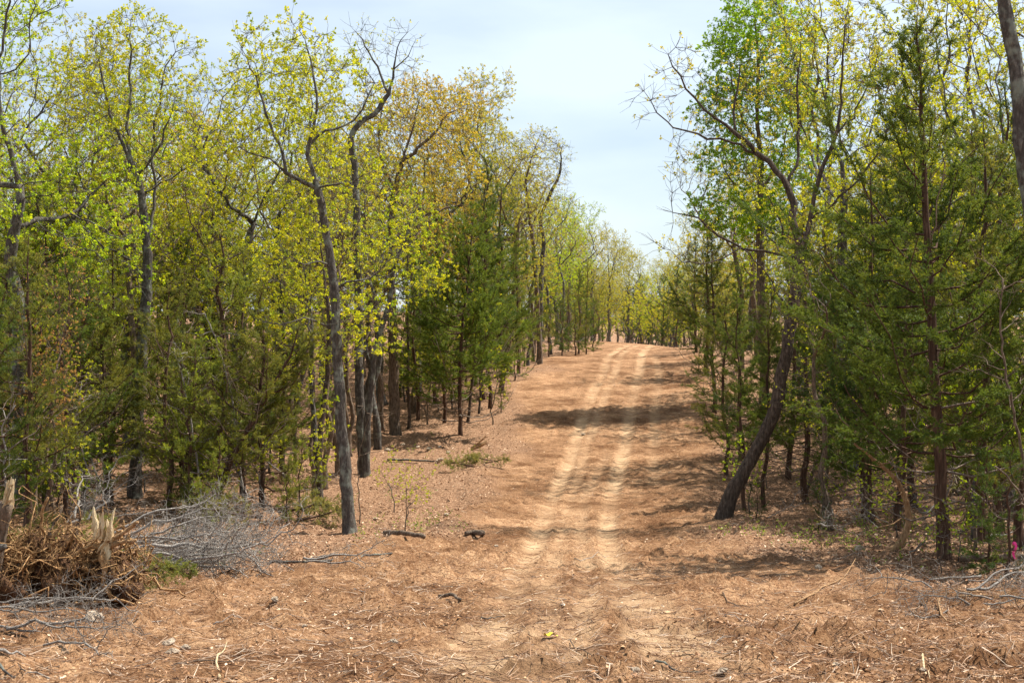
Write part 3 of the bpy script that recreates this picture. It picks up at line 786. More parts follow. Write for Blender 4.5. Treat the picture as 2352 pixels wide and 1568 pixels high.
# thick trunk at the border of the clearing, one bare arm
DR = 20.5
gx = (2420 - HX) / FPX * DR; gb = float(gz(gx, DR))
sk = Skeleton(DR, 20).trunk([(2425, HY - (gb - CZ) * FPX / DR), (2412, 1000), (2392, 700), (2366, 450), (2350, 320), (2343, 200), (2325, 100), (2312, 30), (2300, -60), (2310, -200)])
sk.limb([(2318, 40), (2275, 28, 0.0), (2235, 40, -0.1), (2205, 55, -0.2), (2178, 72, -0.3)])
sk.grow([(2300, -220, 160, 110, 120), (2420, -60, 90, 110, 60)])
hero(sk, 'oak_tree', 'rough grey oak trunk with one short crooked bare arm high up', 'oak_bark', OLIVE, 0.17, minleaf_z=CZ + 5.2)

# big red cedar
def hero_cedar(name, label, path, D, R0, spread, seed, tint, **kw):
    P = np.array([at_px(p[0], p[1], D + (p[2] if len(p) > 2 else 0)) for p in path]); base = P[0].copy()
    P = P - base; P[0, 2] -= 0.2
    H = P[-1, 2]
    w, f = cedar_proto(seed, H, R0, spread, trunk_pts=list(P), **kw)
    root = empty(name, tuple(base)); tag(root, label, 'tree')
    obj('trunk', w[0].mesh('trunk', M['cedar_bark']), root)
    obj('dead_branches', w['dead'].mesh('dead_branches', M['dead_twig']), root)['kind'] = 'stuff'
    c = obj('crown', f.mesh('crown', M['cedar_leaf'], None, False), root); c.color = (*tint, 1)
    return root
b = on_ground(2170, 1282)
hero_cedar('cedar_tree', 'big cedar with a thick shaggy reddish trunk, tallest of the cedars near the flagged stake',
           [(2170, 1285), (2160, 1080), (2150, 900), (2138, 700), (2128, 500), (2116, 250), (2108, 50)], b[1], 0.10, 2.25, 301, CED, bare=0.2, dens=0.95, shape=0.6, perm=11, dead=0.25, bw=0.011)
b = on_ground(1060, 1000)
hero_cedar('cedar_tree', 'bushy cedar on a thin red trunk at the edge of the leaf-strewn hollow',
           [(1058, 1002), (1056, 900), (1060, 780), (1075, 640), (1088, 480)], b[1], 0.06, 2.3, 302, (0.15, 0.225, 0.035), bare=0.2, dens=0.95, shape=0.6, perm=12, dead=0.15, bw=0.012)
b = on_ground(250, 1138)
hero_cedar('cedar_tree', 'cedar with a straight red-brown trunk and many dead lower twigs behind the brush heap',
           [(250, 1140), (245, 1000), (240, 880), (233, 760), (228, 640)], b[1] - 2, 0.085, 1.6, 303, CEDB, bare=0.36, dens=1.0, dead=0.3, perm=12)
b = on_ground(478, 1185)
hero_cedar('cedar_tree', 'leaning cedar with a pale peeling trunk slanting up across its neighbours',
           [(478, 1186), (505, 1120), (545, 1030), (590, 950), (630, 880), (665, 820), (690, 740)], b[1], 0.075, 1.7, 304, CEDB, bare=0.3, dens=0.9, dead=0.3, shape=0.5, perm=12)

# ------------------------------------------------------------------ the woods
placed = []
def far_enough(x, y, d):
    return all((x - a) ** 2 + (y - b_) ** 2 > d * d for a, b_ in placed)
LANDMARKS = [((px - HX) / FPX * D, D, nm) for px, D, nm in [
    (300, 21, 'brush heap'), (312, 33.5, 'twin-stemmed oak'), (803, 28, 'lone lichen-barked oak'), (836, 37, 'curl-crowned oak'), (907, 44, 'stout brown-trunked oak'),
    (1060, 44, 'bushy red-trunked cedar'), (1241, 60, 'slim track-side oak'), (478, 30.5, 'pale leaning cedar'), (250, 32, 'straight red-trunked cedar'), (1662, 29, 'leaning oak'), (2170, 23.5, 'big shaggy cedar'),
    (1755, 50, 'tall fresh-green tree'), (2338, 19, 'flagged stake'), (1430, 95, 'crest of the track')]]
def zone_of(x, y):
    k = min(LANDMARKS, key=lambda q: (x - q[0]) ** 2 + 0.35 * (y - q[1]) ** 2); dy = y - k[1]
    rel = 'far beyond the' if dy > 14 else 'well behind the' if dy > 6 else 'just behind the' if dy > 1.2 else 'beside the' if dy > -1.2 else 'in front of the'
    return f'{rel} {k[2]}'
TNAME = {YG: 'yellow-green', LIME: 'lime-green', OLIVE: 'olive', GOLD: 'golden', RUST: 'rusty orange', GREEN: 'fresh green', RED: 'reddish'}
def add_tree(kind, x, y, rng, tint=None, scale=None, which=None):
    zn = zone_of(x, y); base = drop(x, y); base[2] -= 0.02
    placed.append((x, y))
    if kind == 'cedar':
        k = which if which is not None else rng.integers(0, 5)
        t = tint or [CED, CEDB, CEDD, CEDY][rng.choice(4, p=[0.35, 0.3, 0.15, 0.2])]
        size = ['tall', 'mid-sized', 'small', 'slender', 'young'][k]
        tn = {CED: 'green', CEDB: 'brownish-green', CEDD: 'dark green', CEDY: 'yellowish-green'}[t]
        lb = f'{size} {tn} cedar {zn}'
        plant(CEDAR[k], 'cedar_tree', lb, 'tree', f'{size} {tn} cedars {zn}', base, rng.uniform(0, 6.28), scale or rng.uniform(0.85, 1.15), t)
    else:
        lib = {'oak': OAK, 'thin': THIN, 'sap': SAP}[kind]
        k = which if which is not None else rng.integers(0, len(lib))
        t = tint
        nm = {'oak': 'oak_tree', 'thin': 'young_oak', 'sap': 'sapling'}[kind]
        ds = {'oak': ['broad', 'slim tall', 'spreading tall', 'short', 'thin-crowned'][k % 5] + ' oak', 'thin': ['upright', 'short', 'half-bare'][k % 3] + ' pole-like oak', 'sap': 'knee-stemmed sapling' if 0 else 'low leafy sapling'}[kind]
        lb = f'{ds} with {TNAME[t]} spring leaves {zn}'
        plant(lib[k], nm, lb, 'tree', f'{ds}s with {TNAME[t]} leaves {zn}', base, rng.uniform(0, 6.28), scale or rng.uniform(0.88, 1.1), t)

rng = np.random.default_rng(99)
def px_tree(kind, px, D, **kw):
    add_tree(kind, (px - HX) / FPX * D, D, rng, **kw)
# front row of the woods: placed ones
for px, D, k, t, s in [(60, 27, 1, CEDB, 0.95), (150, 29, 2, CED, 1.1), (420, 31.5, 0, CEDB, 0.72), (560, 32.5, 1, CEDB, 0.95), (650, 34.5, 0, CED, 0.8), (-20, 26, 2, CED, 1.0), (430, 36, 1, CED, 1.0), (500, 28.0, 4, CEDY, 0.6),
                       (690, 29.0, 4, CEDY, 0.55), (660, 28.6, 4, CEDB, 0.45), (1000, 50, 1, CEDD, 1.0), (1150, 52, 0, CED, 1.05), (1125, 49, 1, CED, 1.0), (1020, 46.5, 1, CEDY, 0.85), (1110, 51, 3, CEDD, 1.1), (1190, 57, 1, CEDY, 0.95), (960, 47, 3, CED, 0.8), (1330, 72, 2, CED, 0.9), (1345, 78, 1, CEDB, 0.8),
                       (1710, 31.5, 3, CED, 0.62), (1755, 32.5, 3, CED, 0.66), (1665, 36, 2, CEDB, 0.95), (1700, 39, 0, CED, 0.75), (1850, 33, 0, CED, 0.85), (1985, 30.5, 0, CED, 0.95), (2000, 29.5, 0, CEDD, 1.0), (2060, 27, 1, CED, 1.0), (2260, 24, 0, CEDB, 1.0), (2340, 22.5, 1, CED, 1.1),
                       (2230, 29, 0, CED, 1.15), (2300, 27, 3, CEDD, 1.1), (2100, 32, 3, CED, 1.1), (2320, 19.2, 4, CEDD, 0.62), (2270, 20.5, 4, CED, 0.6), (1880, 26.5, 4, CEDD, 0.35), (1740, 30.5, 4, CEDD, 0.3), (1810, 36, 1, CEDB, 1.0), (1640, 48, 1, CED, 1.0), (1625, 56, 0, CEDB, 0.9), (1600, 66, 1, CED, 0.9), (1555, 88, 2, CEDD, 1.1), (20, 30, 2, CEDY, 1.2), (100, 31, 2, CEDB, 1.3), (190, 30.5, 2, CEDY, 1.1), (385, 30, 2, CEDB, 1.0), (440, 29.5, 4, CEDY, 1.2), (510, 31, 2, CEDY, 1.25), (600, 30.5, 2, CEDB, 1.0), (80, 34, 2, CED, 1.5), (1520, 105, 1, CEDD, 1.0), (1440, 112, 1, CEDD, 0.9), (1470, 116, 2, CEDD, 1.2)]:
    px_tree('cedar', px, D, which=k, tint=t, scale=s)
for px, D, t, s, k in [(40, 30, LIME, 1.08, 0), (-60, 33, LIME, 1.1, 2), (110, 36, YG, 1.0, 1), (470, 40, GOLD, 0.98, 3), (530, 37, YG, 1.0, 1), (630, 42, YG, 1.0, 0), (200, 43, OLIVE, 1.05, 2), (400, 46, RUST, 1.05, 4), (760, 44, GOLD, 0.95, 3),
                       (1010, 55, RUST, 1.0, 2), (1060, 58, GOLD, 1.04, 0), (1120, 60, OLIVE, 1.0, 1), (1150, 64, OLIVE, 1.0, 4), (1190, 66, GOLD, 0.95, 3), (960, 52, RUST, 0.98, 0), (880, 50, GOLD, 1.0, 1), (1090, 54, OLIVE, 1.0, 3), (1170, 58, OLIVE, 0.95, 4),
                       (1950, 38, YG, 1.15, 0), (1900, 47, GOLD, 1.1, 2), (1700, 58, OLIVE, 0.9, 4), (2080, 40, YG, 1.1, 1), (2200, 34, YG, 1.1, 4), (2280, 36, OLIVE, 1.2, 0), (2330, 30, YG, 1.1, 1), (1740, 62, GOLD, 0.9, 3), (1720, 70, OLIVE, 0.8, 1), (1840, 52, LIME, 1.0, 0),
                       (1400, 118, OLIVE, 0.78, 0), (1340, 98, GOLD, 0.74, 1), (1300, 92, GOLD, 0.85, 3), (1280, 84, LIME, 0.75, 2), (1450, 128, OLIVE, 0.8, 2), (1375, 108, GOLD, 0.75, 4), (1500, 135, OLIVE, 0.75, 1), (1540, 130, LIME, 0.75, 0), (1590, 122, GOLD, 0.75, 3), (1630, 115, OLIVE, 0.8, 4), (1660, 100, GOLD, 0.8, 2), (1570, 110, LIME, 0.6, 2), (1490, 120, LIME, 0.6, 0), (1420, 140, YG, 0.85, 3), (1330, 120, LIME, 0.8, 2), (1360, 100, OLIVE, 0.72, 0), (1400, 104, GOLD, 0.7, 2), (1445, 112, OLIVE, 0.72, 1), (1520, 118, GOLD, 0.68, 2), (1550, 106, OLIVE, 0.66, 0), (1600, 98, GOLD, 0.75, 1), (1625, 90, OLIVE, 0.8, 0), (1310, 88, LIME, 0.75, 0)]:
    px_tree('oak', px, D, tint=t, scale=s, which=k)
for px, D, t, s, k in [(1290, 76, LIME, 0.9, 0), (1310, 82, LIME, 0.9, 1), (1265, 70, LIME, 0.85, 0), (735, 31, YG, 0.7, 0), (725, 32, YG, 0.75, 1), (745, 33.5, OLIVE, 0.8, 2), (1225, 64, OLIVE, 0.85, 2), (1212, 62, GOLD, 0.85, 0), (120, 28.5, YG, 0.55, 1), (105, 28, RED, 0.55, 2), (80, 27.6, RED, 0.5, 1), (1905, 27, YG, 0.6, 2), (2240, 25, YG, 0.7, 0)]:
    px_tree('thin', px, D, tint=t, scale=s, which=k)
for px, D, t, s in [(905, 30.5, YG, 0.45), (930, 27.5, YG, 0.42), (720, 29.5, YG, 0.6), (560, 30, LIME, 0.7), (160, 27, YG, 0.6), (1130, 46, YG, 0.7), (2200, 21, LIME, 0.35), (2160, 20.5, LIME, 0.3), (1990, 25, LIME, 0.35), (2060, 26, LIME, 0.5), (2240, 23, LIME, 0.9), (480, 34, LIME, 1.0), (620, 36, YG, 1.0)]:
    px_tree('sap', px, D, tint=t, scale=s)
# fill the depth of the wood
def fill(n, x0f, x1f, y0, y1, dmin, mix):
    tries = 0; c = 0
    while c < n and tries < n * 60:
        tries += 1
        y = rng.uniform(y0, y1); x = rng.uniform(x0f(y), x1f(y))
        if x0f(y) > x1f(y) or not far_enough(x, y, dmin): continue
        r = rng.random()
        if 0 < x - np.interp(y, RY, RX) < 5.5 and y < 84: r = 0.0
        if r < mix[0]: add_tree('cedar', x, y, rng, which=int(rng.choice([1, 2, 2, 4])) if y < 36 else None)
        elif r < mix[1]: add_tree('oak', x, y, rng, tint=[YG, YG, LIME, OLIVE, GOLD, GOLD, RUST][rng.integers(0, 7)], scale=rng.uniform(0.72, 0.95))
        elif r < mix[2]: add_tree('thin', x, y, rng, tint=[YG, LIME, OLIVE, GOLD][rng.integers(0, 4)])
        else: add_tree('sap', x, y, rng, tint=[YG, LIME, LIME][rng.integers(0, 3)])
        c += 1
lft = lambda y: -0.40 * y
fill(26, lft, lambda y: -0.17 * y, 33, 48, 1.5, (0.36, 0.58, 0.9))
fill(26, lambda y: -0.17 * y, lambda y: np.interp(y, LY, LX) - 3.5, 36, 49, 1.4, (0.12, 0.16, 0.9))
fill(42, lft, lambda y: np.interp(y, LY, LX) - 3.0 - 1.5 * math.sin(y * 0.9), 48, 72, 2.2, (0.3, 0.75, 0.95))
fill(40, lambda y: np.interp(y, RY, RX) + 2.6, lambda y: 0.375 * y + 1.5, 25, 50, 1.4, (0.5, 0.7, 0.9))
fill(18, lambda y: np.interp(y, RY, RX) + 2.4, lambda y: 0.30 * y, 50, 80, 2.2, (0.45, 0.85, 0.95))
UND = [LIME, YG, OLIVE, GOLD]
for i in range(26):      # leafy undergrowth on the slope beside the track
    D = rng.uniform(46, 68); px_tree('sap', rng.uniform(900, HX + (np.interp(D, LY, LX) - 1.2) * FPX / D), D, tint=UND[rng.integers(0, 4)], scale=rng.uniform(0.55, 1.1))
for i in range(12):
    D = rng.uniform(47, 66); px_tree('cedar', rng.uniform(920, HX + (np.interp(D, LY, LX) - 1.6) * FPX / D), D, which=int(rng.choice([4, 4, 2])), tint=[CED, CEDB, CEDY][rng.integers(0, 3)], scale=rng.uniform(0.6, 1.1))
for i in range(40):      # low bushy growth past the crest
    D = rng.uniform(99, 128); px_tree('sap', rng.uniform(1290, 1660), D, tint=UND[rng.integers(0, 4)], scale=rng.uniform(1.0, 1.7))
for i in range(14):
    D = rng.uniform(30.5, 36); px_tree('sap', rng.uniform(1720, 2330) , D, tint=LIME, scale=rng.uniform(0.25, 0.6))
for i in range(12):
    D = rng.uniform(28, 35); px_tree('sap', rng.uniform(0, 640), D, tint=[LIME, YG][i % 2], scale=rng.uniform(0.35, 0.7))
fill(26, lambda y: 0.02 * y, lambda y: 0.17 * y, 100, 150, 3.0, (0.3, 0.85, 1.0))
fill(40, lambda y: 0.0 * y, lambda y: 0.19 * y, 118, 160, 1.6, (1.0, 1.0, 1.0))
for px, D, k, t, s_ in [(1262, 68, 4, CEDB, 0.8), (1290, 69, 4, CEDD, 0.9), (1320, 70, 4, CEDB, 0.9), (1345, 71, 4, CEDD, 0.8), (1365, 74, 4, CED, 0.9), (1305, 73, 2, CEDB, 0.7), (1180, 55, 4, CEDY, 0.7), (1150, 48, 4, CEDB, 0.5), (1205, 60, 4, CED, 0.8)]:
    px_tree('cedar', px, D, which=k, tint=t, scale=s_)
fill(22, lambda y: -0.06 * y, lambda y: np.interp(y, LY, LX) - 1.2, 68, 98, 1.5, (0.75, 0.8, 0.95))
fill(14, lft, lambda y: -0.17 * y, 29, 46, 1.0, (0.7, 0.7, 0.8))

# ------------------------------------------------------------------ fallen wood, root pile, brush
def wander(a, b_, n, wob, rng):
    f = np.linspace(0, 1, n)[:, None]; a = np.asarray(a, float); b_ = np.asarray(b_, float)
    L = np.linalg.norm(b_ - a); j = np.cumsum(rng.normal(size=(n, 3)), 0); j -= j[0] + (j[-1] - j[0]) * f
    return a + (b_ - a) * f + j * wob * L / math.sqrt(n)

def dead_branch_mesh(seed, L, R0, spread, mat, natt=110):
    rng = np.random.default_rng(seed)
    tr = resample(wander((0, 0, 0), (L * 0.6, 0, 0.10 * L), 6, 0.10, rng), 0.12, rng, 0.006)
    pos = list(tr); par = [0] + list(range(len(tr) - 1))
    v = rng.random((natt, 3)); x = L * (0.2 + 0.8 * v[:, 0])
    att = np.stack([x, (v[:, 1] - 0.5) * spread * 2 * (0.25 + v[:, 0]), (v[:, 2] - 0.35) * spread * 1.1 * (0.3 + v[:, 0])], 1)
    P, pr = colonize(np.array(pos), par, att, 0.10, 1.2, 0.11, rng, up=0.0, wig=0.3, cap=1500)
    g_, _ = finish_tree(P, pr, R0, rng, rtip=0.0034, twigs=1, twig_len=(0.08, 0.30), clus=0, flare=1.0)
    gg = Geo()
    for k in g_.values():
        for V, R in zip(k.V, k.R): pass
    return g_[0].mesh('dead_branch', mat)
DEAD = [dead_branch_mesh(401, 2.0, 0.026, 0.55, M['dead_wood']), dead_branch_mesh(402, 1.5, 0.018, 0.5, M['dead_wood']),
        dead_branch_mesh(403, 2.4, 0.030, 0.7, M['dead_wood'], 150), dead_branch_mesh(404, 1.3, 0.014, 0.35, M['tan_wood'], 70)]
def lay_branch(k, px, py, lift, az, tilt, roll, scale, label, group):
    p = on_ground(px, py); p[2] += lift
    o = obj('fallen_branch', DEAD[k], None, tuple(p)); o.rotation_euler = (roll, -tilt, az); o.scale = (scale,) * 3
    return tag(o, label, 'branch', group)
r4 = np.random.default_rng(44)
for i in range(30):      # grey brush heap beside the root pile
    px = r4.uniform(225, 370); py = r4.uniform(1275, 1312)
    lay_branch(r4.integers(0, 3), px, py, r4.uniform(0.0, 0.5) * (1 if i % 3 else 0.3) * (1 - (px - 225) / 260), r4.uniform(-0.35, 0.4), r4.uniform(-0.10, 0.28), r4.uniform(0, 6.28), r4.uniform(0.65, 1.05),
               'bare grey branch in the brush heap beside the splintered stump', 'grey branches of the brush heap')
for i in range(10):
    lay_branch(r4.integers(0, 3), r4.uniform(120, 280), r4.uniform(1180, 1260), r4.uniform(0.1, 0.5), r4.uniform(-0.6, 2.4), r4.uniform(0.2, 0.9), r4.uniform(0, 6.28), r4.uniform(0.5, 0.9),
               'bare grey branch sticking up behind the root pile', 'branches sticking up behind the root pile')
for i in range(9):
    lay_branch(r4.integers(0, 4), r4.uniform(-60, 110), r4.uniform(1395, 1500), r4.uniform(0.02, 0.12), r4.uniform(-0.7, 0.5), r4.uniform(-0.02, 0.12), r4.uniform(0, 6.28), r4.uniform(0.4, 0.62),
               'twiggy grey branch lying in front of the root pile', 'branches lying in front of the root pile')
for i in range(12):
    lay_branch(r4.integers(0, 4), r4.uniform(2130, 2330), r4.uniform(1340, 1415), r4.uniform(0.02, 0.14), r4.uniform(2.2, 3.9) if i % 2 else r4.uniform(-0.6, 0.6), r4.uniform(-0.02, 0.15), r4.uniform(0, 6.28), r4.uniform(0.4, 0.65),
               'pale twiggy branch in the loose pile near the flagged stake', 'pale branches near the flagged stake')
for i in range(7):
    lay_branch(r4.integers(0, 4), r4.uniform(520, 720), r4.uniform(1275, 1300), 0.03, r4.uniform(-0.5, 0.5), r4.uniform(0, 0.1), r4.uniform(0, 6.28), r4.uniform(0.45, 0.7),
               'thin grey branch on the ground between brush heap and lone oak', 'thin branches trailing off the brush heap')

for i in range(16):
    lay_branch(r4.integers(0, 4), r4.uniform(1760, 2300), r4.uniform(1190, 1285), r4.uniform(0.03, 0.35), r4.uniform(0, 6.28), r4.uniform(0.0, 0.7), r4.uniform(0, 6.28), r4.uniform(0.45, 0.8),
               'dead twiggy branch lying in the shade under the cedars', 'dead branches under the cedars')
for i in range(12):
    lay_branch(r4.integers(0, 4), r4.uniform(380, 780), r4.uniform(1120, 1215), r4.uniform(0.03, 0.3), r4.uniform(0, 6.28), r4.uniform(0.0, 0.6), r4.uniform(0, 6.28), r4.uniform(0.45, 0.8),
               'dead twiggy branch on the litter behind the lone oak', 'dead branches behind the lone oak')

def clump(geo, c, r, seed, n=26, amp=0.35, rnd=0.5):
    """uneven lump of earth"""
    th = np.linspace(0, pi, n // 2); ph = np.linspace(0, 2 * pi, n, endpoint=False)
    T_, P_ = np.meshgrid(th, ph, indexing='ij')
    d = np.stack([np.sin(T_) * np.cos(P_), np.sin(T_) * np.sin(P_), np.cos(T_)], -1)
    k = 1 + amp * (fbm(d[..., 0] * 1.7 + d[..., 2] * 2.1 + seed, d[..., 1] * 1.9 - d[..., 2] * 1.3, 1.6, 4, seed, 0.6))
    V = np.asarray(c) + d * np.asarray(r) * k[..., None]
    m, w = T_.shape; id_ = np.arange(m * w).reshape(m, w); nx_ = np.roll(id_, -1, 1)
    geo.add(V.reshape(-1, 3), Q=np.stack([id_[:-1], id_[1:], nx_[1:], nx_[:-1]], -1).reshape(-1, 4), R=rnd)

M['soil'] = bark_mat('soil', (0.04, 0.02, 0.011), (0.12, 0.06, 0.03), (0.26, 0.145, 0.075), scale=14, stretch=1.0)
def root_mass(px, py, w, h, seed, label, nroots, big):
    rng = np.random.default_rng(seed); base = on_ground(px, py)
    root = empty('uprooted_stump', tuple(base)); tag(root, label, 'stump')
    gs = Geo(); clump(gs, (0, 0.12, h * 0.30), (w * 0.33, w * 0.28, h * 0.40), seed, amp=0.8)
    clump(gs, (w * 0.16, -0.05, h * 0.18), (w * 0.22, w * 0.2, h * 0.24), seed + 3, amp=0.8)
    obj('soil', gs.mesh('soil', M['soil']), root)
    gr = Geo()
    for i in range(nroots):
        a = rng.uniform(0, 2 * pi); e = rng.uniform(-0.35, 1.2)
        d = np.array([math.cos(a) * math.cos(e), math.sin(a) * math.cos(e), math.sin(e)])
        s0 = np.array([0, 0.1, h * 0.38]) + d * np.array([w * 0.40, w * 0.32, h * 0.44]) * rng.uniform(0.55, 1.1)
        L = rng.uniform(0.12, 0.55)
        en = s0 + nrm(d * 0.25 + rng.normal(size=3) * 0.9 + [0, 0, -0.15]) * L; en[2] = max(en[2], 0.02)
        r0 = rng.choice([0.003, 0.006, 0.011, 0.018], p=[0.38, 0.30, 0.22, 0.10])
        q = wander(s0, en, 9, 0.55, rng); tube(gr, q, np.linspace(r0, r0 * 0.25, 9) * (1 + 0.15 * rng.normal(size=9)), 4 if r0 > 0.006 else 3, cap=False)
    t = obj('root_tangle', gr.mesh('root_tangle', M['root_bark']), root); t['kind'] = 'stuff'
    for (a, b_, r0, wob, mt) in big:
        g1 = Geo(); q = wander(a, b_, 8, wob, rng); tube(g1, q, np.linspace(r0, r0 * 0.55, 8) * (1 + 0.15 * rng.normal(size=8)), 9)
        obj('root', g1.mesh('root', M[mt]), root)
    return root, base
def shard(parent, a, b_, w, seed, mat='fresh_wood', name='splinter'):
    """torn strip of wood: a flat jagged wedge with real thickness"""
    rng = np.random.default_rng(seed); g1 = Geo(); n = 6
    a = np.asarray(a, float); b_ = np.asarray(b_, float); d = nrm(b_ - a); u = nrm(np.cross(d, rng.normal(size=3))); v = np.cross(d, u)
    f = np.linspace(0, 1, n); q = wander(a, b_, n, 0.05, rng)
    hw = w * (1 - f ** 2 * 0.85) * (1 + 0.2 * rng.normal(size=n)); ht = hw * 0.35
    V = np.stack([q + u * hw[:, None], q + v * ht[:, None], q - u * hw[:, None], q - v * ht[:, None]], 1)
    i = np.arange(n - 1)[:, None] * 4; k = np.arange(4)[None]; k2 = (k + 1) % 4
    g1.add(V.reshape(-1, 3), Q=np.concatenate([np.stack([i + k, i + k2, i + 4 + k2, i + 4 + k], -1).reshape(-1, 4), [[3, 2, 1, 0], [n * 4 - 4, n * 4 - 3, n * 4 - 2, n * 4 - 1]]]))
    return obj(name, g1.mesh(name, M[mat], None, False), parent)
st, _ = root_mass(250, 1385, 0.85, 0.74, 501, 'splintered pale stump with orange roots, on top of the root pile', 210,
    [((0.0, -0.12, 0.62), (0.36, -0.25, 0.86), 0.03, 0.12, 'tan_wood'), ((0.0, -0.12, 0.60), (0.34, -0.22, 0.68), 0.028, 0.10, 'tan_wood'), ((0.02, -0.1, 0.62), (-0.3, -0.2, 0.5), 0.03, 0.14, 'root_bark'), ((0, -0.1, 0.6), (0.1, -0.25, 0.1), 0.035, 0.12, 'root_bark'), ((-0.35, -0.3, 0.04), (0.36, -0.38, 0.06), 0.020, 0.08, 'root_bark'),
     ((0.12, -0.1, 0.4), (0.42, -0.3, 0.08), 0.012, 0.15, 'tan_wood'), ((-0.1, 0, 0.5), (-0.15, -0.1, 0.9), 0.012, 0.1, 'root_bark')])
rs = np.random.default_rng(502)
for i in range(15):
    up = i < 9
    a = np.array([rs.uniform(-0.08, 0.06), rs.uniform(-0.2, -0.08), 0.66 + rs.uniform(-0.06, 0.04)])
    b_ = a + (np.array([rs.uniform(-0.09, 0.07), rs.uniform(-0.05, 0.05), rs.uniform(0.16, 0.34)]) if up else np.array([rs.uniform(-0.12, 0.06), -0.06, -rs.uniform(0.14, 0.24)]))
    shard(st, a, b_, rs.uniform(0.03, 0.06), 510 + i)
root_mass(110, 1378, 1.05, 0.86, 521, 'low mound of torn soil and matted roots in the root pile', 300,
    [((-0.3, -0.2, 0.25), (-0.05, 0.0, 0.62), 0.05, 0.06, 'oak_bark'), ((-0.1, -0.3, 0.1), (-0.05, -0.35, 0.5), 0.012, 0.2, 'root_bark'), ((-0.4, -0.3, 0.45), (0.3, -0.3, 0.36), 0.010, 0.12, 'root_bark'), ((-0.1, 0, 0.6), (0.02, -0.05, 1.05), 0.020, 0.08, 'root_bark'), ((0.0, 0, 0.6), (0.12, 0.1, 0.95), 0.022, 0.12, 'brown_bark'), ((0.2, 0.1, 0.55), (0.32, 0.1, 0.9), 0.022, 0.12, 'brown_bark')])
root_mass(-20, 1385, 0.95, 0.84, 531, 'dark earthy root ball at the end of the root pile', 230, [((0.0, -0.2, 0.5), (0.25, -0.3, 0.62), 0.05, 0.05, 'oak_bark')])
# broken pale log standing out of the pile
b = on_ground(14, 1378)
lg_ = empty('broken_log', tuple(b)); tag(lg_, 'snapped log with a raw yellow end, leaning in the root pile', 'log')
g1 = Geo(); tube(g1, resample([(-0.18, 0.1, 0.2), (-0.10, 0.06, 0.6), (0.0, 0.0, 0.95)], 0.1, rs, 0.0), np.linspace(0.09, 0.075, 9)[:len(resample([(-0.18, 0.1, 0.2), (-0.10, 0.06, 0.6), (0.0, 0.0, 0.95)], 0.1, rs, 0.0))], 12)
obj('trunk', g1.mesh('trunk', M['brown_bark']), lg_)
for i in range(6):
    shard(lg_, np.array([0.0, -0.02, 0.9]) + rs.normal(size=3) * 0.02, np.array([0.07, -0.03, 1.2]) + rs.normal(size=3) * 0.03, rs.uniform(0.035, 0.06), 540 + i)

# loose logs
def log_obj(name, label, pts, r0, r1, mat, ends=True, cat='log'):
    base = pts[0].copy(); g1 = Geo()
    q = resample(np.array(pts) - base, 0.12, rs, 0.006)
    tube(g1, q, np.linspace(r0, r1, len(q)) * (1 + 0.06 * rs.normal(size=len(q))), 9)
    root = empty(name, tuple(base)); tag(root, label, cat)
    obj('trunk', g1.mesh('trunk', M[mat]), root)
    return root
def gpt(px, py, h): p = on_ground(px, py); p[2] += h; return p
log_obj('fallen_log', 'dark fallen log lying under the cedars by the flagged stake', [gpt(2205, 1290, 0.05), gpt(2280, 1294, 0.06), gpt(2440, 1300, 0.07)], 0.045, 0.07, 'brown_bark')
lgg = log_obj('broken_log', 'short rotten log half buried in churned dirt near the lone oak', [gpt(885, 1228, 0.04), gpt(930, 1232, 0.05), gpt(975, 1240, 0.04)], 0.05, 0.04, 'brown_bark')
for i in range(5):
    shard(lgg, np.array([0.45, -0.1, 0.0]) + rs.normal(size=3) * 0.05, np.array([0.85, -0.25, 0.03]) + rs.normal(size=3) * 0.06, 0.035, 560 + i, 'tan_wood')
log_obj('wood_chunk', 'dark chunk of broken wood lying alone on the track shoulder', [gpt(1070, 1232, 0.05), gpt(1090, 1230, 0.07), gpt(1108, 1232, 0.05)], 0.045, 0.06, 'brown_bark')
log_obj('wood_chunk', 'short brown stick end lying in the foreground dirt', [gpt(1010, 1372, 0.02), gpt(1035, 1378, 0.03), gpt(1058, 1385, 0.02)], 0.022, 0.013, 'brown_bark')
log_obj('fallen_limb', 'thin dark limb lying along the edge of the litter below the lone oak', [gpt(620, 1297, 0.03), gpt(740, 1292, 0.03), gpt(860, 1280, 0.03), gpt(900, 1275, 0.03)], 0.022, 0.014, 'oak_bark', cat='branch')
log_obj('fallen_limb', 'brown limb lying in the brush below the grey heap', [gpt(400, 1310, 0.03), gpt(470, 1306, 0.03), gpt(520, 1306, 0.02)], 0.02, 0.015, 'brown_bark', cat='branch')
log_obj('fallen_limb', 'straight pole lying across the rut hollow by the cut boughs', [gpt(890, 1058, 0.04), gpt(960, 1062, 0.04), gpt(1015, 1062, 0.03)], 0.03, 0.02, 'oak_bark', cat='branch')

